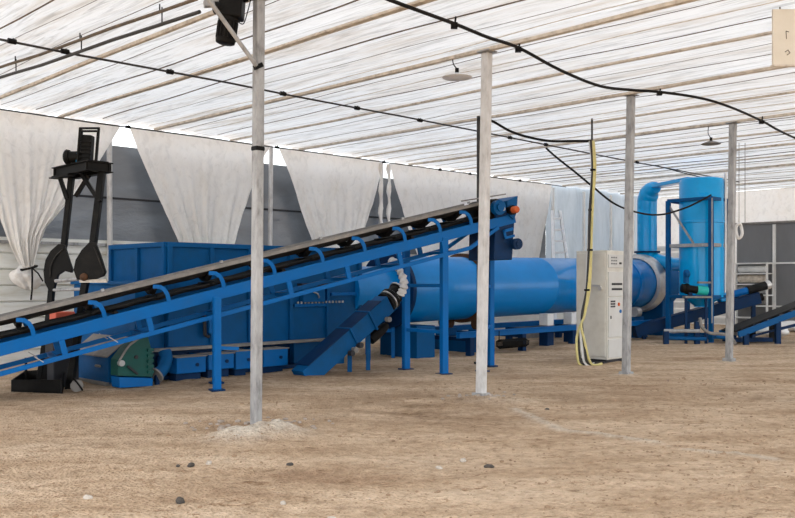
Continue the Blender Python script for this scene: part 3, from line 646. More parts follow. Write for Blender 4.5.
bm = B(); lathe(bm, P(84,277,12.86), V((0,-1,0)), [(0,.06),(.03,.055),(.05,.02)], 16); obj('hub', bm, 'rust', root)

# black tray on the ground under the conveyor
root = thing('metal_tray', G(36,391), 'low open black metal tray on the dirt under the conveyor', 'tray', rot=0.)
g = [G(11,391), G(62,393), G(66,382), G(24,381)]; 
g = [V((q.x, q.y, -.01)) for q in g]
bm = B(); prism(bm, g, V((0,0,.03))); obj('tray_floor', bm, 'black', root)
hs = [.17, .20, .24, .17]
for i in range(4):
    a, b = g[i], g[(i+1) % 4]; bm = B(); n_ = V((0,0,1)).cross(b-a).normalized()*.02; ha, hb = hs[i], hs[(i+1) % 4]
    prism(bm, [a, b, b+V((0,0,hb)), a+V((0,0,ha))], n_); obj('tray_side', bm, 'black', root, bev=.004)
bm = B(); q = G(47,386); prism(bm, [q+V((-.11,0,0)), q+V((.12,0,0)), q+V((.14,0,.36)), q+V((-.03,0,.38))], V((0,.06,0))); obj('upright_plate', bm, 'black', root, bev=.006)
bm = B(); q = G(26,385); bar(bm, q, q+V((0,0,.42)), .03, .03); obj('handle_rod', bm, 'black', root)
root = thing('scrap_wheel', G(76,390), 'small grey wheel with a bent rod lying beside the black tray', 'wheel', rot=0.)
q = G(77,391)+V((0,0,.12)); bm = B(); lathe(bm, q-V((0,0,.04)), V((.3,-1,0)), [(0,.06),(.02,.09),(.05,.09),(.07,.06)], 24); obj('wheel_disc', bm, 'skirt', root)
bm = B(); tube(bm, smooth([q+V((-.02,-.1,.08)), q+V((.05,-.1,.0)), q+V((.12,-.1,-.1))],5), .014, 6); obj('rod', bm, 'black', root)

# ------------------------------------------------------------------ big blue feed bin
root = thing('feed_bin', ST(9, 13.5, 0), 'large ribbed blue steel bin body behind the conveyor', 'bin')
T0 = 12.6; sL, sR = s_at(167, T0), s_at(361, T0); TB = 14.5
bm = B()
for (a, b) in (((sL,T0),(sR,T0)), ((sR,T0),(sR,TB)), ((sR,TB),(sL,TB)), ((sL,TB),(sL,T0))):
    q = ST(a[0],a[1],0); r = ST(b[0],b[1],0); bar(bm, q+V((0,0,(.5+2.2)/2)), r+V((0,0,(.5+2.2)/2)), .03, 1.70)
obj('bin_wall', bm, 'blue', root, bev=.004)
bm = B(); bst(bm, sL, sR, T0, TB, .48, .56); obj('bin_floor', bm, 'blue', root)
bm = B(); 
for (a, b) in (((sL-.03,T0-.03),(sR+.03,T0-.03)), ((sR+.03,T0-.03),(sR+.03,TB)), ((sR,TB),(sL,TB)), ((sL-.03,TB),(sL-.03,T0-.03))): bar(bm, ST(*a,2.2), ST(*b,2.2), .08, .08)
obj('rim', bm, 'blue', root, bev=.006)
for px in (170,212,250,291,328,360):
    s = s_at(px, T0-.05); bm = B(); bst(bm, s-.04, s+.04, T0-.07, T0-.012, .53 if px > 140 else 1.4, 2.17); obj('rib', bm, 'blue', root, bev=.005)
for t in (T0+.03, 13.5, TB-.05): bm = B(); bst(bm, sL-.07, sL-.012, t-.04, t+.04, 1.4, 2.17); obj('rib', bm, 'blue', root, bev=.005)
for a, b, py in ((291,328,305), (328,361,294)):
    s0, s1 = s_at(a,T0)+.04, s_at(b,T0)-.04; z = z_at((a+b)/2, py, T0); bm = B(); bst(bm, s0, s1, T0-.06, T0-.012, z-.03, z+.03); obj('stiffener', bm, 'rail', root, bev=.004)
bm = B(); bst(bm, s_at(140,T0), sR, T0-.14, T0-.0, .46, .51); obj('ledge', bm, 'skirt', root, bev=.004)
s0, s1 = s_at(204,T0), s_at(214,T0); z0, z1 = z_at(208,333,T0), z_at(208,314,T0)
bm = B(); bst(bm, s0, s1, T0-.16, T0-.07, z0, z1); obj('access_box', bm, 'rail', root, bev=.008)
bm = B(); tube(bm, [ST(s_at(201,T0),T0-.1,z1+.05), ST(s_at(201,T0),T0-.12,z0-.02), ST(s_at(205,T0),T0-.12,z0-.06)], .03, 8); obj('hinge_rod', bm, 'dark', root)
s0, s1 = s_at(302,T0-.1), s_at(324,T0-.1); z0, z1 = z_at(312,302,T0-.1), z_at(312,286,T0-.1)
bm = B(); bst(bm, s0, s1, T0-.14, T0-.0, z0, z1); pb = obj('inspection_box', bm, 'blue', root, bev=.01)
bm = B(); bst(bm, s0-.05, s1+.05, T0-.16, T0-.0, z1+.01, z1+.05); obj('box_lid', bm, 'dark', pb)
bm = B(); tube(bm, [ST(s0+.2,T0-.16,z1-.1), ST(s0+.3,T0-.2,z1-.15), ST(s0+.36,T0-.16,z1-.22)], .015, 6); obj('handle', bm, 'galv', pb)
for i in range(14):
    s = s_at(291, T0)+.1+.085*i; bm = B(); z = z_at(308,306,T0); cyl(bm, ST(s,T0-.08,z+.05), ST(s,T0-.08,z+.09), .02, n=8); obj('bolt', bm, 'galv', root)
# set-back base and lower skirt of the bin
sb0, sb1 = s_at(146,T0+.2), s_at(330,T0+.2)
bm = B(); bst(bm, sb0, sb1, T0+.15, TB-.1, .0, .50); obj('base_skirt', bm, 'dblue', root, bev=.008)
bm = B(); bst(bm, s_at(292,T0+.08), s_at(345,T0), T0+.02, TB-.2, -.02, .48); obj('end_skirt', bm, 'blue', root, bev=.008)
bm = B(); bst(bm, s_at(120,T0), s_at(296,T0), T0-.12, T0+.0, .0, .07); obj('skid_rail', bm, 'dblue', root, bev=.01)
# left wing of the bin
wl, wr = s_at(135,T0+.05), sL
bm = B(); bst(bm, wl, wr-.02, T0+.05, 14.85, .50, 1.54); obj('side_wing', bm, 'blue', root, bev=.01)
bm = B(); bst(bm, wl-.04, wr-.02, T0+.0, 14.9, 1.54, 1.60); obj('wing_rim', bm, 'blue', root, bev=.008)
bm = B(); bst(bm, wl+.1, wr, T0+.3, 14.4, -.02, .5); obj('wing_base', bm, 'dblue', root)

# blue drive housing with sloping lid, left
root = thing('drive_housing', G(108,384), 'dark blue housing with sloping lid at the left end of the bin', 'housing')
hs0, hs1, ht0, ht1 = 6.30, 6.76, 12.55, 13.78
bm = B(); prism(bm, [ST(hs0,ht0,-.01), ST(hs1,ht0,-.01), ST(hs1,ht0,.70), ST(hs0+.38,ht0,.70), ST(hs0,ht0,.42)], V((-UY,UX,0))*(ht1-ht0)); obj('housing_body', bm, 'blue', root, bev=.012)
bm = B(); prism(bm, [ST(hs0-.03,ht0-.02,.41), ST(hs0+.36,ht0-.02,.70), ST(hs0+.36,ht0-.02,.72), ST(hs0-.03,ht0-.02,.43)], V((-UY,UX,0))*(ht1-ht0+.04)); obj('sloping_lid', bm, 'skirt', root, bev=.004)['label'] = 'dusty grey sloping lid'
bm = B(); cyl(bm, ST(hs0-.04,ht0+.2,.27), ST(hs0-.04,ht0+.34,.27), .02, n=8); obj('handle', bm, 'skirt', root)
bm = B(); bst(bm, hs0-.06, hs0+.3, ht0, ht1, -.02, .03); obj('skid_rail', bm, 'skirt', root)
# green gear guard on blue base
t1 = 11.98; 
def gp(px, py): return ST(s_at(px,t1), t1, z_at(px,py,t1))
root = thing('gear_guard', G(135,387), 'dark green gear guard on a blue base beneath the conveyor', 'guard')
bm = B(); prism(bm, [gp(118,376), gp(118,360), gp(128,347), (gp(141,337)), (gp(148,336)), gp(153,354), gp(153,377)], V((-UY,UX,0))*.24); obj('guard_case', bm, 'green', root, bev=.012)
bm = B(); prism(bm, [gp(120,388)+V((0,0,0)), gp(119,377), gp(153,378), gp(153,386)], V((-UY,UX,0))*.26)
obj('guard_base', bm, 'rail', root, bev=.01)
bm = B(); tube(bm, smooth([gp(x,y)-V((-UY,UX,0))*.03 for x,y in ((118,361),(127,347),(134,341),(141,336))], 5), .018, 6); obj('edge_strip', bm, 'skirt', root)
bm = B(); q = gp(120,363); cyl(bm, q, q-V((-UY,UX,0))*.07, .045, n=16); obj('bearing_cap', bm, 'galv', root)
bm = B(); q = gp(136,357); cyl(bm, q, q-V((-UY,UX,0))*.02, .03, n=14); obj('bolt', bm, 'dark', root)
bm = B(); bar(bm, gp(127,366)-V((-UY,UX,0))*.02, gp(137,374)-V((-UY,UX,0))*.02, .03, .03); obj('strap', bm, 'dark', root)
bm = B()
for i in range(5):
    q = gp(147, 350+5.5*i); bar(bm, q-V((-UY,UX,0))*.02, q-V((-UY,UX,0))*.02+V((UX,UY,0))*.10, .03, .045)
obj('side_lug', bm, 'green', root)
# elbow duct beside it
root = thing('curved_duct', ST(s_at(163,12.2),12.2,0), 'curved grey-blue pipe elbow right of the green gear guard', 'duct')
bm = B(); pts = smooth([ST(s_at(168,12.15),12.25,.49), ST(s_at(168,12.15),12.2,.36), ST(s_at(163,12.15),12.15,.22), ST(s_at(156,12.15),12.12,.14)], 6); tube(bm, pts, [.10]*len(pts), 18); obj('elbow_pipe', bm, 'blue', root)
bm = B(); q = pts[-1]; cyl(bm, q, q+(pts[-1]-pts[-2]).normalized()*.03, .13, n=18); obj('flange', bm, 'skirt', root)
bm = B(); bar(bm, V((q.x,q.y,-.02)), V((q.x,q.y,q.z)), .06,.06); obj('foot', bm, 'dblue', root)
# four valve boxes along the base
bl = ['leftmost of the four small blue boxes along the foot of the bin', 'second small blue box, just left of the conveyor leg', 'small blue box directly behind the nearest tall post', 'rightmost of the four small blue boxes along the foot of the bin']
for (x0, x1, yt, yb), lab in zip(((177,206,357,373), (209,234,354,369), (236,251,351,369), (264,288,349,366)), bl):
    t1 = 12.12; s0, s1 = s_at(x0,t1), s_at(x1,t1); xm = (x0+x1)/2; zt, zb = z_at(xm,yt,t1), z_at(xm,yb,t1)
    root = thing('valve_box', ST((s0+s1)/2, t1+.2, 0), lab, 'box')
    bm = B(); bst(bm, s0, s1, t1, T0+.14, zb, zt); obj('box_body', bm, 'rail', root, bev=.01)
    bm = B(); bst(bm, s0-.02, s1+.02, t1-.02, T0-.13, zt-.002, zt+.012); obj('box_lid', bm, 'skirt', root, bev=.004)
    bm = B(); cyl(bm, ST((s0+s1)/2+.1,t1,(zt+zb)/2), ST((s0+s1)/2+.1,t1-.02,(zt+zb)/2), .03, n=14); obj('knob', bm, 'dblue', root)
    bm = B(); bst(bm, s0+.04, s1-.04, t1+.1, t1+.3, -.02, zb+.01); obj('foot', bm, 'dblue', root)

# ------------------------------------------------------------------ inclined screw conveyor
q0 = P(303,377,14.65); q1 = P(389,300,16.0); e = (q1-q0).normalized(); sd = e.cross(V((0,0,1))).normalized(); up = sd.cross(e)
root = thing('screw_conveyor', V((q0.x,q0.y,0)), 'steep blue trough screw conveyor with motor in front of the drum', 'screw conveyor', rot=0.)
LL = (q1-q0).length
bm = B(); bar(bm, q0-e*.05, q1-e*.12, .32, .34); obj('trough', bm, 'blue', root, bev=.01)
for f in (.5,.72):
    bm = B(); p = q0.lerp(q1, f); bar(bm, p-e*.02, p+e*.02, .40, .40); obj('trough_flange', bm, 'blue', root, bev=.01)
bm = B(); bar(bm, q0+up*.18+e*.1, q1+up*.18-e*.3, .36, .02); obj('trough_cover', bm, 'dblue', root, bev=.004)
m0 = q1-e*.1; bm = B(); lathe(bm, m0, e, [(0,.20),(.06,.20),(.06,.16),(.12,.16),(.12,.21),(.17,.21),(.17,.17),(.34,.17),(.36,.19),(.40,.19),(.44,.12)], 24); obj('gear_motor', bm, 'rubber', root)
for h in (.08,.15,.37):
    bm = B(); lathe(bm, m0+e*h, e, [(0,.205),(.025,.205)], 24); obj('motor_band', bm, 'silver', root)
bm = B(); p = q0.lerp(q1,.78)-up*.36; lathe(bm, p-e*.28, e, [(0,.05),(.02,.09),(.2,.10),(.4,.09),(.5,.06)], 18); bar(bm, p, p+up*.24, .08, .08, e); obj('lower_motor', bm, 'black', root)
for k, f in enumerate((.40,.44,.50,.84)):
    bm = B(); p = q0.lerp(q1, f)-up*.17-sd*0; cyl(bm, p+sd*.18, p+sd*.27, .05, n=12); obj('bearing', bm, 'skirt' if k % 2 else 'dark', root)
for px, py, f in ((349,376,.48), (365,361,.70)):
    g = G(px,py); p = q0.lerp(q1, f)-up*.15; bm = B(); g = V((p.x, p.y, 0)); bar(bm, g-V((0,0,.02)), p, .08, .08, V((0,1,0))); obj('leg', bm, 'blue', root)
# white flexible sleeve over the motor
root = thing('flexible_sleeve', P(394,285,16.6), 'white crumpled flexible sleeve hanging over the screw conveyor motor', 'sleeve', rot=0.)
bm = B(); pts = smooth([P(391,261,15.9), P(397,265,15.75), P(402,274,15.6), P(404,286,15.5), P(401,294,15.55)], 7); tube(bm, pts, [.07+.018*math.sin(i*2.1) for i in range(len(pts))], 12); obj('sleeve_cloth', bm, 'white', root)

# ------------------------------------------------------------------ dryer drum
TD = 12.95
def ZD(s): return 1.43+.012*(s-14.5)
def DD(s): return ST(s, TD, ZD(s))
root = thing('dryer_drum', ST(18, TD, 0), 'long blue rotary dryer drum lying behind the conveyor and cabinet', 'drum')
ax = (DD(23.3)-DD(12.8)).normalized()
bm = B(); lathe(bm, DD(12.8), ax, [(0,.70),(.02,.715),(2.1,.715),(2.12,.72),(5.2,.72),(5.21,.727),(5.25,.727),(5.26,.72),(7.9,.72),(7.91,.727),(7.95,.727),(7.96,.72),(10.5,.72)], 96); obj('drum_shell', bm, 'drum', root, ang=50)
bm = B(); lathe(bm, DD(12.72), ax, [(0,.60),(.0,.80),(.10,.80),(.12,.72)], 64); obj('front_flange', bm, 'dblue', root)
bm = B(); lathe(bm, DD(11.5), ax, [(0,.50),(1.25,.50)], 48); obj('feed_inlet', bm, 'drum', root)
bm = B(); lathe(bm, DD(15.12), ax, [(0,.72),(0,.80),(.16,.80),(.16,.72)], 72, cap=False); obj('riding_ring', bm, 'rust', root)['label'] = 'rusty brown riding ring'
bm = B(); lathe(bm, DD(22.1), ax, [(0,.71),(0,.745),(.18,.745),(.18,.71)], 72, cap=False); obj('riding_ring', bm, 'drum', root)
bm = B(); lathe(bm, DD(23.0), ax, [(0,.74),(.02,.84),(.12,.86),(.20,.84),(.26,.86),(.34,.84),(.40,.86),(.44,.80)], 72, cap=False); obj('end_cladding', bm, 'silver', root)['label'] = 'silver insulated collar'
bm = B(); n = 40
for i in range(n):
    a = 2*math.pi*i/n; o = ax.orthogonal().normalized(); o2 = ax.cross(o); r = o*math.cos(a)+o2*math.sin(a); p = DD(15.36)+r*.74
    bar(bm, p-ax*.05, p+ax*.05, .05, .05, r)
obj('girth_gear', bm, 'rust', root)
# hood at the far end
root = thing('outlet_hood', ST(24, TD, 0), 'round blue outlet hood at the right end of the drum', 'hood')
bm = B(); lathe(bm, DD(23.46), ax, [(0,.80),(.9,.80),(1.0,.7)], 56); obj('hood_shell', bm, 'blue', root)
bm = B(); bst(bm, 23.6, 24.3, TD-.6, TD+.6, -.02, 1.2); obj('hood_base', bm, 'blue', root, bev=.02)
# vertical outlet duct, elbow and flat link to the cyclone
root = thing('exhaust_duct', ST(23.95, TD, 2.2), 'bright blue exhaust duct rising from drum hood and bending to the cyclone', 'duct')
s0 = 23.78; cyc = V((8.24, 23.3, 0)); b0 = ST(s0, TD-.0, 0)
dirc = (V((cyc.x,cyc.y,0))-b0).normalized()
path = [b0+V((0,0,2.15)), b0+V((0,0,3.0)), b0+V((0,0,3.9)), b0+V((0,0,4.12))+dirc*.04, b0+V((0,0,4.32))+dirc*.22, b0+V((0,0,4.38))+dirc*.5]
sp = smooth(path, 6); bm = B(); tube(bm, sp, [.29 if i < len(sp)-10 else .29-.014*(i-len(sp)+10) for i in range(len(sp))], 28); obj('duct_pipe', bm, 'cyan', root)
q = b0+V((0,0,4.42))+dirc*.45; r = V((cyc.x,cyc.y,4.42))-dirc*.45; bm = B(); bar(bm, q, r, .30, .11); obj('link_duct', bm, 'cyan', root, bev=.02)
bm = B(); lathe(bm, b0+V((0,0,2.45)), V((0,0,1)), [(0,.38),(.05,.38)], 28); obj('duct_flange', bm, 'dblue', root)
bm = B(); lathe(bm, b0+V((0,0,1.9)), V((0,0,1)), [(0,.45),(.3,.42),(.55,.31)], 28); obj('duct_base', bm, 'cyan', root)
root = thing('lower_duct', ST(23.5, 12, 2.0), 'short horizontal bright blue duct linking hood and cyclone', 'duct')
bm = B(); a = b0+V((0,0,2.15))+dirc*.35; bb = V((cyc.x,cyc.y,2.05))-dirc*.5; pts = [b0+V((.1,0,2.25))+dirc*.2, a.lerp(bb,.35)+V((.22,0,-.02)), a.lerp(bb,.7)+V((.15,0,0)), bb]; tube(bm, smooth(pts,6), .19, 24); obj('duct_pipe', bm, 'cyan', root)
# two drum rolling stations, base frame
root = thing('drum_base_frame', ST(17.5, 12.9, 0), 'long blue base frame with rollers carrying the drum', 'frame')
for t in (11.95, 13.9):
    bm = B(); bst(bm, s_at(458,11.95), 23.2, t-.05, t+.05, .38, .50); bst(bm, s_at(458,11.95), 23.2, t-.09, t+.09, .49, .51); obj('long_beam', bm, 'rail', root, bev=.004)
for px in (470, 522, 572, 620):
    s = s_at(px, 11.95)
    for t in (11.95, 13.9): bm = B(); bst(bm, s-.07, s+.07, t-.07, t+.07, -.02, .38); obj('leg', bm, 'dblue', root)
    bm = B(); bst(bm, s-.05, s+.05, 11.95, 13.9, .30, .38); obj('cross_member', bm, 'dblue', root)
for s in (15.2, 22.19):
    for t in (12.45, 13.45):
        z = ZD(s)-math.sqrt(max(0,(.80+.15)**2-(t-TD)**2)) + (.0)
        bm = B(); cyl(bm, ST(s-.12,t,z), ST(s+.12,t,z), .15, n=24); rl = obj('trunnion_roller', bm, 'rust' if s < 20 else 'silver', root)
        bm = B(); bst(bm, s-.25, s+.25, t-.12, t+.12, .38 if s > 16 else .3, z-.15+.02); obj('roller_block', bm, 'blue', rl)
    bm = B(); bst(bm, s-.25, s+.25, 12.2, 13.75, -.02, .32 if s < 16 else .4); obj('station_base', bm, 'blue', root, bev=.01)
for px, w in ((549,.13), (573,.13)):
    bm = B(); s = s_at(px, 12.2); bst(bm, s-w, s+w, 12.15, 12.4, .51, .80); obj('white_bearing_box', bm, 'white', root, bev=.01)['label'] = 'white bearing box'
    bm = B(); bst(bm, s-w, s+w, 12.15, 12.4, -.02, .40); obj('pedestal', bm, 'dblue', root)
bm = B(); s = s_at(426,12.3); bst(bm, s-.28, s+.28, 12.3, 13.4, -.02, .66); obj('front_block', bm, 'blue', root, bev=.01)
bm = B(); s = s_at(505,12.1); pts = [ST(s+.045*i/6+ -.6, 11.8+.10*math.sin(i*math.pi/3), .20+.10*math.cos(i*math.pi/3)) for i in range(6*22)]; tube(bm, pts, .012, 5); tube(bm, [pts[0], pts[0]+V((0,0,.2))], .012, 5); obj('cable_coil', bm, 'black', root)
# legs of a small blue stand under the drum inlet
root = thing('inlet_stand', G(393,357), 'small blue stand under the front end of the drum', 'stand')
a = G(393,357); b = a+V((-UY,UX,0))*.8
for q in (a, b, a-V((UX,UY,0))*.7, b-V((UX,UY,0))*.7):
    bm = B(); bar(bm, q-V((0,0,.02)), q+V((0,0,.80)), .075, .075, V((1,0,0))); obj('leg', bm, 'rail', root)
for z in (.56,.79):
    bm = B(); pp = [a, b, b-V((UX,UY,0))*.7, a-V((UX,UY,0))*.7]
    for i in range(4): bar(bm, pp[i]+V((0,0,z)), pp[(i+1)%4]+V((0,0,z)), .06, .06)
    obj('rail', bm, 'rail', root)
# pale crate on far ground and white wrapped box seen beneath the drum
for px, py, w, h, m, lab in ((502,333,.55,.28,'white','long white box on the ground seen beneath the drum'), (545,336,.9,.35,'skirt','grey block on the ground seen beneath the drum')):
    g = G(px, py+1); root = thing('storage_box', g, lab, 'box'); s_, t_ = g.x*UX+g.y*UY, -g.x*UY+g.y*UX
    bm = B(); bst(bm, s_-w, s_+w, t_, t_+.5, -.01, h); obj('box_body', bm, m, root, bev=.02)
    bm = B(); bst(bm, s_-w-.03, s_+w+.03, t_-.03, t_+.53, h, h+.05); obj('box_lid', bm, m, root, bev=.01)

# ------------------------------------------------------------------ control cabinet
Cn = P(607,363.5,16.75); Cn.z = 0; sC, tC = Cn.x*UX+Cn.y*UY, -Cn.x*UY+Cn.y*UX
root = thing('control_cabinet', Cn, 'tall cream electrical control cabinet standing beside a slim steel post', 'cabinet')
wl_, wr_, H = .70, .66, 2.20
bm = B(); bst(bm, sC, sC+wr_, tC, tC+wl_, .06, H); obj('cabinet_body', bm, 'cabinet', root, bev=.012)
bm = B(); bst(bm, sC+.02, sC+wr_-.02, tC+.02, tC+wl_-.02, -.02, .07); obj('plinth', bm, 'dark', root)
bm = B(); bst(bm, sC-.022, sC-.001, tC+.03, tC+wl_-.03, .12, H-.05); dr = obj('door', bm, 'cabinet', root, bev=.008)
bm = B(); cyl(bm, ST(sC-.02,tC+.13,1.45), ST(sC-.06,tC+.13,1.45), .04, n=16); bst(bm, sC-.055, sC-.035, tC+.12, tC+.42, 1.49, 1.52); obj('handle', bm, 'silver', dr)
fz = [(1.86, 2.12), (1.30, 1.78), (.50, 1.28), (.10, .46)]
for i, (z0, z1) in enumerate(fz):
    bm = B(); bst(bm, sC+.03, sC+wr_-.03, tC-.022, tC-.001, z0, z1); pn = obj('front_panel', bm, 'cab2', root, bev=.006)
    if i == 0:
        for xx in (.12,.20,.28):
            for zz in (1.94,2.0,2.06):
                bm = B(); bst(bm, sC+xx, sC+xx+.045, tC-.03, tC-.02, zz-.014, zz+.014); obj('meter', bm, 'panel', pn)
        bm = B(); bst(bm, sC+.42, sC+.5, tC-.03, tC-.02, 1.93, 1.97); obj('switch', bm, 'dark', pn)
    if i == 1:
        for zz in (1.44,1.54):
            bm = B(); bst(bm, sC+.14, sC+.52, tC-.03, tC-.02, zz-.02, zz+.02); obj('vent_slot', bm, 'dark', pn)
    if i == 2:
        for xx in (.10,.16,.22):
            for zz in (1.10,1.15,1.20): bm = B(); bst(bm, sC+xx, sC+xx+.04, tC-.03, tC-.02, zz-.016, zz+.016); obj('label_plate', bm, 'dark', pn)
        bm = B(); cyl(bm, ST(sC+.40,tC-.02,1.14), ST(sC+.40,tC-.035,1.14), .035, n=14); obj('orange_button', bm, 'orange', pn)
        bm = B(); cyl(bm, ST(sC+.46,tC-.02,1.00), ST(sC+.46,tC-.035,1.00), .035, n=14); obj('blue_button', bm, 'rail', pn)
        bm = B(); bst(bm, sC+.09, sC+.12, tC-.03, tC-.02, .86, .92); obj('lock', bm, 'dark', pn)
bm = B(); bst(bm, sC-.12, sC-.0, tC+.0, tC+.3, -.02, .03); obj('base_plinth', bm, 'dark', root)
# cable drop
root = thing('cable_bundle', P(585,356,16.2), 'yellow and black cables dropping from the roof in front of the cabinet', 'cables', rot=0.)
base = [(592,141,17.0),(593,170,16.9),(591,210,16.75),(590,250,16.7),(587,290,16.65),(583,315,16.6)]
ends = [(578,330),(576,340),(585,335),(580,345),(590,350)]
for i in range(5):
    o = V((.03*math.cos(i*1.3), .03*math.sin(i*1.3), 0)); pts = [P(*q)+o*(1+.5*math.sin(j*2+i)) for j, q in enumerate(base)]
    ex, ey = [(574,333),(577,338),(580,330),(582,335),(578,325)][i]
    pts += [P(ex+2, ey, 16.5)+o, P(ex+1+i, ey+14, 16.4)+o, V((P(580+i*3,357,16.3).x, 16.40, .03)), V((P(588+i*4,360,16.3).x, 16.45, .02))]
    bm = B(); tube(bm, smooth(pts, 5), .024, 6); obj('cable', bm, ('yellow','pipe','white','pipe','yellow')[i], root)
bm = B(); cyl(bm, P(592,141,17.0), V((P(592,141,17).x, 17, ZR-.03)), .02, n=8); obj('conduit', bm, 'pipe', root)
for j, q in enumerate(base[1:5]): bm = B(); cyl(bm, P(*q)-V((0,0,.02)), P(*q)+V((0,0,.02)), .055, n=12); obj('cable_tie', bm, 'rubber', root)
# black cables under the roof feeding it
def wire(name, pts, r, m, lab, cat='cable'):
    bm = B(); tube(bm, smooth(pts, 8), r, 6); return tag(obj(name, bm, m), lab, cat)
zc = ZR-.12
wire('roof_cable', [P(479,118,16.6), P(492,121,16.7), P(510,131,16.9), P(528,137,17.0), P(550,141,17.1), P(575,141,17.1), P(592,141,17.05)], .025, 'rubber', 'black cable sagging from the dark thin pole to the yellow cable drop')
wire('roof_cable', [P(546,148,20.4), P(556,157,20.3), P(575,172,19.9), P(592,186,19.5), P(615,204,20.2), P(640,213,21), P(662,214.5,21.7), P(685,208,22.0), P(700,201,22.2), P(711,195,22.35)], .024, 'rubber', 'black cable swooping from the roof down to the cyclone frame')
wire('roof_cable', [P(655,165,24.2), P(680,172,23.9), P(700,177,23.4)], .014, 'pipe', 'thin cable from the roof to the top of the cyclone')
# dark thin pole behind the second post
g = V((P(478.5,281,16.7).x, 16.7, 0)); bm = B(); cyl(bm, g-V((0,0,.02)), V((g.x, g.y, ZR-.04)), .035, n=12)
root = thing('thin_pole', g, 'thin dark pole standing just left behind the second post', 'pole'); obj('pole_shaft', bm, 'pipe', root)
bm = B(); cyl(bm, g-V((0,0,.02)), g+V((0,0,.03)), .09, n=14); obj('foot_plate', bm, 'black', root)

# ------------------------------------------------------------------ cyclone and its frame
root = thing('cyclone', cyc, 'tall bright blue cyclone dust collector inside a blue frame', 'cyclone')
bm = B(); lathe(bm, V((cyc.x,cyc.y,1.15)), V((0,0,1)), [(0,.50),(.02,.58),(2.0,.58),(2.01,.60),(2.06,.60),(2.07,.58),(3.12,.58),(3.20,.55),(3.23,.45),(3.25,.2)], 56); obj('cyclone_body', bm, 'cyan', root)
bm = B(); lathe(bm, V((cyc.x,cyc.y,.90)), V((0,0,1)), [(0,.20),(.03,.20),(.26,.50)], 40); obj('cone', bm, 'cyan', root)
q = V((cyc.x+.54, cyc.y-.28, 0)); bm = B(); bar(bm, q+V((0,0,1.3)), q+V((0,0,4.50)), .05, .05, V((1,0,0))); obj('highlight_strip', bm, 'white', root)  # white bar standing in for the highlight down the cyclone's side
root = thing('steel_scaffold', cyc, 'dark blue square steel frame standing round the cyclone', 'frame')
Nn = P(711,341,22.5); Nn.z = 0; u_ = V((UX,UY,0)); v_ = V((-UY,UX,0))
cs = [Nn, Nn+u_*1.12, Nn+u_*1.12+v_*1.2, Nn+v_*1.2]; ZT = CH+83/F*22.5
for q in cs: bm = B(); bar(bm, q-V((0,0,.02)), q+V((0,0,ZT)), .11, .11, u_); obj('upright', bm, 'blue', root, bev=.006)
for z, m in ((ZT,'blue'), (2.55,'galv'), (1.18,'blue'), (.12,'blue')):
    for i in range(4): bm = B(); bar(bm, cs[i]+V((0,0,z)), cs[(i+1)%4]+V((0,0,z)), .08, .09); obj('cross_rail', bm, m, root, bev=.004)
bm = B(); bar(bm, cs[3]+V((0,0,ZT-.1)), (cs[3]*.4+cs[0]*.6)+V((0,0,2.6)), .03, .05); obj('diagonal_brace', bm, 'galv', root)
bm = B(); q = Nn+V((0,0,2.3)); bar(bm, V((q.x,q.y-.07,.5)), V((q.x,q.y-.07,ZT)), .02, .04, u_); obj('cable_channel', bm, 'galv', root)
# rotary valve motor on the frame
root = thing('rotary_valve', P(695,296,22.1), 'dark motor with glossy teal end mounted on the cyclone frame', 'motor', rot=0.)
d = 22.05
bm = B(); lathe(bm, P(681,288,d), P(697,290,d)-P(681,288,d), [(0,.08),(.02,.12),(.12,.12),(.12,.14),(.18,.14),(.18,.10),(.42,.10)], 20); obj('motor_body', bm, 'black', root)
bm = B(); lathe(bm, P(697,290,d), P(707,291,d)-P(697,290,d), [(0,.12),(.25,.12),(.27,.10)], 20); obj('teal_coupling', bm, 'teal', root)['label'] = 'teal coupling'
bm = B(); tube(bm, [P(686,283,d), P(686,274,d), P(688,272,d)], .07, 12); lathe(bm, P(684,274,d), P(690,274,d)-P(684,274,d), [(0,.07),(.02,.11),(.1,.11),(.14,.07)], 16); obj('valve', bm, 'blue', root)
bm = B(); bar(bm, P(698,282.5,d), P(710,282.5,d), .12, .05); bar(bm, P(684,297,d+.0), P(711,297,d), .25, .05); obj('mount_plate', bm, 'skirt', root)
bm = B(); bar(bm, P(690,297,d), P(690,290,d), .1,.1, V((0,1,0))); obj('saddle', bm, 'dblue', root)
for px in (686, 706):
    q = P(px,297,d); bm = B(); bar(bm, V((q.x,q.y,-.02)), q, .06, .06, V((0,1,0))); obj('leg', bm, 'dblue', root)

# discharge conveyor from under the hood up to the right
a0, a1 = P(634,332,23.65), P(758,298,23.9)
root = thing('discharge_conveyor', V((a0.x,a0.y,0)), 'dark blue inclined trough conveyor passing in front of the cyclone', 'conveyor', rot=0.)
e = (a1-a0).normalized(); sd = e.cross(V((0,0,1))).normalized(); up = sd.cross(e)
bm = B(); bar(bm, a0, a1, .34, .30); obj('trough', bm, 'dblue', root, bev=.015)
bm = B(); bar(bm, a0+up*.16, a1+up*.16, .38, .02); obj('trough_cover', bm, 'dblue', root, bev=.004)
m0 = a1-e*.75+up*.28; 
bm = B(); bar(bm, m0-e*.35, m0-e*.0, .30, .22); obj('gearbox', bm, 'cyan', root, bev=.03)
bm = B(); lathe(bm, m0, e, [(0,.10),(.5,.10)], 20); obj('motor_sleeve', bm, 'rail', root)
bm = B(); lathe(bm, m0+e*.5, e, [(0,.12),(.55,.12)], 20); obj('motor_body', bm, 'rubber', root)
bm = B(); lathe(bm, m0+e*1.05, e, [(0,.125),(.12,.12),(.15,.08)], 20); obj('motor_cap', bm, 'silver', root)
bm = B(); bar(bm, m0+e*.1-up*.02, m0+e*.1-up*.2, .1,.2, e); obj('motor_foot', bm, 'dblue', root)
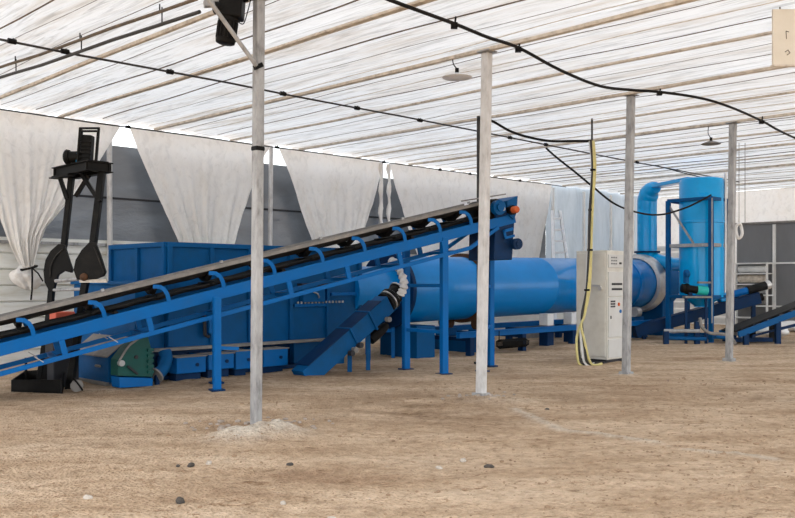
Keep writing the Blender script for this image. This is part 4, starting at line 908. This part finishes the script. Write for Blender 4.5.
bm = B(); cyl(bm, a1-e*.02, a1+e*.12, .11, n=18); obj('end_bearing', bm, 'black', root)
for f in (.07,.78,.95):
    p = a0.lerp(a1, f)-up*.15; bm = B(); bar(bm, V((p.x,p.y,-.02)), p, .10, .10, V((0,1,0))); obj('leg', bm, 'dblue', root)
# right belt conveyor
b0_, b1_ = P(729,334,21.8), P(832,295,23.0)
root = thing('small_belt_conveyor', G(767,341), 'low blue belt conveyor on short legs at the right edge', 'conveyor', rot=0.)
e = (b1_-b0_).normalized(); sd = e.cross(V((0,0,1))).normalized(); up = sd.cross(e)
for s_ in (-.33,.33): bm = B(); bar(bm, b0_+sd*s_, b1_+sd*s_, .05, .15); obj('side_rail', bm, 'blue', root, bev=.004)
bm = B(); bar(bm, b0_+up*.09, b1_+up*.12, .5, .03); obj('belt', bm, 'rubber', root)
for i in range(9):
    p = b0_.lerp(b1_, (i+.5)/9)+up*.05; bm = B(); cyl(bm, p-sd*.3, p+sd*.3, .05, n=12); obj('roller', bm, 'black', root)
bm = B(); bar(bm, P(752,325,22.4), P(800,305,22.6), .04, .05); bar(bm, P(752,336,22.0), P(775,330,22.3), .04, .05); bar(bm, P(775,330,22.3), P(820,319,22.6), .05, .07); obj('side_brace', bm, 'dblue', root)
for px, k in ((767,1), (779,-1), (810,1), (736,1)):
    f = (px-728)/104; p = b0_.lerp(b1_, f)+sd*.3*k; bm = B(); bar(bm, V((p.x,p.y,-.02)), p-V((0,0,.05)), .12, .12, V((0,1,0))); obj('leg', bm, 'dblue' if k > 0 else 'black', root)
# pieces of machinery between them
root = thing('pump_unit', G(752,340), 'small motor pump on a skid below the discharge conveyor', 'pump', rot=0.)
q = G(752,342); 
bm = B(); bar(bm, q+V((-.7,0,.06)), q+V((.5,.1,.06)), .35, .10); obj('skid', bm, 'dblue', root)
bm = B(); lathe(bm, q+V((.05,0,.30)), V((-1,0,0)), [(0,.05),(.02,.17),(.12,.17),(.14,.1),(.4,.1)], 20); obj('pump_head', bm, 'black', root)
bm = B(); lathe(bm, q+V((-.35,0,.30)), V((-1,0,0)), [(0,.13),(.28,.13),(.3,.1)], 20); obj('pump_motor', bm, 'galv', root)
bm = B(); bar(bm, q+V((-.5,0,.1)), q+V((-.5,0,.2)), .1,.2); bar(bm, q+V((0,0,.1)), q+V((0,0,.16)), .1,.2); obj('pump_foot', bm, 'dblue', root)
root = thing('frame_skid', G(690,343), 'low blue pipe skid on the ground before the cyclone', 'skid', rot=0.)
for (x0,y0,d0),(x1,y1,d1) in (((664,338,22.0),(706,339,21.9)), ((664,331,22.0),(700,331,21.9)), ((716,337,21.6),(728,338,21.6))):
    bm = B(); cyl(bm, P(x0,y0,d0), P(x1,y1,d1), .05, n=12); obj('skid_pipe', bm, 'blue' if y0 > 335 else 'galv', root)
for px in (666, 697):
    q = P(px,331,21.95); bm = B(); bar(bm, V((q.x,q.y,-.02)), V((q.x,q.y,.32+(.25 if px > 680 else 0))), .12, .12, V((0,1,0))); obj('skid_post', bm, 'dblue', root)
# drain hoses in the frame
wire('ground_hose', [P(700,318,21.4), P(702,327,21.3), P(710,333,21.2), P(722,334,21.2), P(730,336,21.3), V((P(735,341,21.5).x, 21.5, .04))], .04, 'skirt', 'grey hose curling down beside the rightmost post', 'hose')
# white sacks
for px, py, w, lab in ((772,337,.45,'white sack lying on the ground under the right belt conveyor'), (790,331,.8,'white tarpaulin heap on the ground at the far right wall')):
    g = G(px, py); bm = B(); bmesh.ops.create_icosphere(bm, subdivisions=4, radius=1)
    for v in bm.verts:
        n = noise.noise(v.co*1.7+V((px,0,0)))*.25+noise.noise(v.co*5)*.08; v.co *= 1+n; v.co = V((g.x+v.co.x*w, g.y+v.co.y*.35, max(-.01, .02+.14+v.co.z*.15)))
    tag(obj('white_sack', bm, 'white', ang=60), lab, 'sack')
# rack of shelves against the end wall
def RK(t, z, s=30.3): return ST(s, t, z)
tr = [t for t in ()]
root = thing('shelf_rack', RK(13.2,0), 'white metal shelf rack against the end wall right of the cyclone', 'rack')
t0_, t1_ = 11.9, 13.2
for t in (t0_, t1_):
    for s in (30.2, 30.75): bm = B(); bst(bm, s-.03, s+.03, t-.03, t+.03, -.02, 2.25); obj('upright', bm, 'white', root)
for z in (.3,.72,1.1,1.48,1.86,2.22): bm = B(); bst(bm, 30.2, 30.75, t0_, t1_, z-.02, z+.02); obj('shelf', bm, 'white', root)
for z, r, m in ((.92,.15,'skirt'), (1.30,.13,'galv'), (1.68,.14,'wood'), (2.02,.12,'white')):
    bm = B(); lathe(bm, ST(30.45, t0_+.15, z), v_, [(0,r*.9),(.03,r),(.9,r),(.95,r*.8)], 20); tag(obj('roll', bm, m), {'skirt':'grey roll on the third lowest rack shelf gap','galv':'silver roll on the middle rack shelf','wood':'tan roll on the second highest rack shelf','white':'white roll topmost on the rack'}[m], 'roll')
# coil of pale rope hanging by the last post
d = 20.; c = P(739,231,d); root = thing('rope_coil', c, 'pale rope coil hanging on a string right of the rightmost post', 'rope', rot=0.)
bm = B(); tube(bm, [c+V((.07*math.cos(a), .02*math.sin(a*3), .17*math.sin(a))) for a in [q*math.pi/10 for q in range(41)]], .035, 8); obj('coil', bm, 'white', root)
bm = B(); tube(bm, [c+V((.0,0,.2)), V((c.x, c.y, ZR-.03))], .008, 5); obj('string', bm, 'skirt', root)
bm = B(); tube(bm, [c+V((.14,0,.2)), V((c.x+.14, c.y, ZR-.03))], .008, 5); obj('string', bm, 'skirt', root)

# ------------------------------------------------------------------ stones and clods
r = random.Random(11)
def rock(px, py, sz, m, lab, flat=.6):
    g = G(px, py); z = gz(g.x, g.y)[0]-.012; bm = B(); bmesh.ops.create_icosphere(bm, subdivisions=3, radius=1); o = r.uniform(0, 50); an = r.uniform(0,3)
    for v in bm.verts:
        k = 1+.35*noise.noise(v.co*1.4+V((o,0,0)))+.12*noise.noise(v.co*4+V((o,0,0))); c = v.co*k
        v.co = V((g.x+(c.x*math.cos(an)-c.y*math.sin(an)*.7)*sz, g.y+(c.x*math.sin(an)+c.y*math.cos(an)*.7)*sz, z+sz*flat*.45+c.z*sz*flat))
    tag(obj('stone', bm, m, ang=40), lab, 'stone')
rock(180,501,.045,'stone','black stone on the dirt at the bottom centre left, largest of the dark ones')
rock(191,466,.038,'stone','dark stone below and left of the nearest post foot')
rock(209,465,.036,'stone2','pale stone just right of a dark stone near the nearest post')
rock(290,464,.045,'stone','flat dark stone below and right of the nearest post foot', .3)
rock(178,467,.022,'stone','tiny dark stone leftmost in the pair left of the nearest post')
rock(463,458,.035,'stone2','small whitish stone in the middle foreground dirt')
rock(439,467,.03,'stone2','small white stone left of the whitish stone in the foreground')
rock(489,466,.045,'stone','brown stone in the middle foreground below the second post', .4)
rock(88,499,.035,'stone2','pale stone at the bottom left of the dirt')
rock(283,502,.03,'stone2','pale stone at the bottom of the dirt right of centre left', .5)
rock(547,409,.028,'stone','small dark clod on the dirt right of the second post', .5)
rock(332,516,.03,'stone2','white stone at the very bottom edge of the dirt', .5)
bm = B()
for i in range(2600):
    y = 5.2+9*r.random()**1.5; x = r.uniform(-.5,.5)*y*1.0; sz = r.uniform(.003,.011)*(.6+y*.07)*(1.9 if r.random() < .06 else 1)
    if r.random() < .5: cx_ = V((math.sin(i//40)*.4*y, 0)); x = cx_.x+r.gauss(0,.45)
    if -x*UY+y*UX > 9.4: continue
    z = gz(x, y)[0]-.012
    bmesh.ops.create_icosphere(bm, subdivisions=1, radius=1, matrix=Matrix.Translation(V((x,y,z+sz*.2))) @ Matrix.Rotation(r.uniform(0,3),4,'Z') @ Matrix.Diagonal((sz*1.3, sz, sz*.7, 1)))
tag(obj('dirt_clods', bm, mat('brown_clods', (.36,.25,.16), .95, 0, (.18,.115,.07), .7, 4)), 'scattered small brown clods and gravel over the sandy ground', 'gravel', kind='stuff')

GR = {'steel_post':'front row of roof posts', 'film_curtain':'film curtains along the back wall', 'wall_post':'back wall posts', 'valve_box':'small boxes along the foot of the bin', 'stone':'loose stones on the dirt',
      'roll':'rolls on the shelf rack', 'hanging_lamp':'lamps hanging under the roof', 'roller_pipe':'roller pipes under the roof', 'film_strip':'twisted film strips', 'white_sack':'white sacks at the right', 'storage_box':'boxes beyond the drum', 'roof_cable':'black cables under the roof'}
for o in C.objects:
    k_ = o.name.split('.')[0]
    if o.parent is None and k_ in GR: o['group'] = GR[k_]
# ------------------------------------------------------------------ light, sky, camera
w = bpy.data.worlds.new('sky'); bpy.context.scene.world = w; w.use_nodes = True; n = w.node_tree; n.nodes.clear()
sk = N(n, 'ShaderNodeTexSky'); sk.sky_type = 'NISHITA'; sk.sun_disc = False; sk.sun_elevation = math.radians(55); sk.sun_rotation = math.radians(200); sk.dust_density = 3.; sk.air_density = 1.2
mx = N(n, 'ShaderNodeMix', data_type='RGBA'); mx.inputs[0].default_value = .75; mx.inputs[7].default_value = (7.2, 7.3, 7.5, 1)
n.links.new(sk.outputs[0], mx.inputs[6]); bg = N(n, 'ShaderNodeBackground', Strength=.30); n.links.new(mx.outputs[2], bg.inputs[0]); ow = N(n, 'ShaderNodeOutputWorld'); n.links.new(bg.outputs[0], ow.inputs[0])
sun = bpy.data.lights.new('sun', 'SUN'); sun.energy = 2.2; sun.angle = math.radians(12); sun.color = (1,.97,.92)
so = bpy.data.objects.new('sun', sun); C.objects.link(so); so.rotation_euler = (math.radians(32), math.radians(-14), 0)
cam = bpy.data.cameras.new('camera'); cam.sensor_width = 36; cam.lens = 36*F/795; cam.shift_y = (HY-259)/795; cam.clip_end = 300
co = bpy.data.objects.new('camera', cam); C.objects.link(co); co.location = (0,0,CH); co.rotation_euler = (math.pi/2,0,0)
sc = bpy.context.scene; sc.camera = co
sc.view_settings.view_transform = 'Standard'; sc.view_settings.look = 'None'; sc.view_settings.gamma = 1; sc.view_settings.exposure = .45
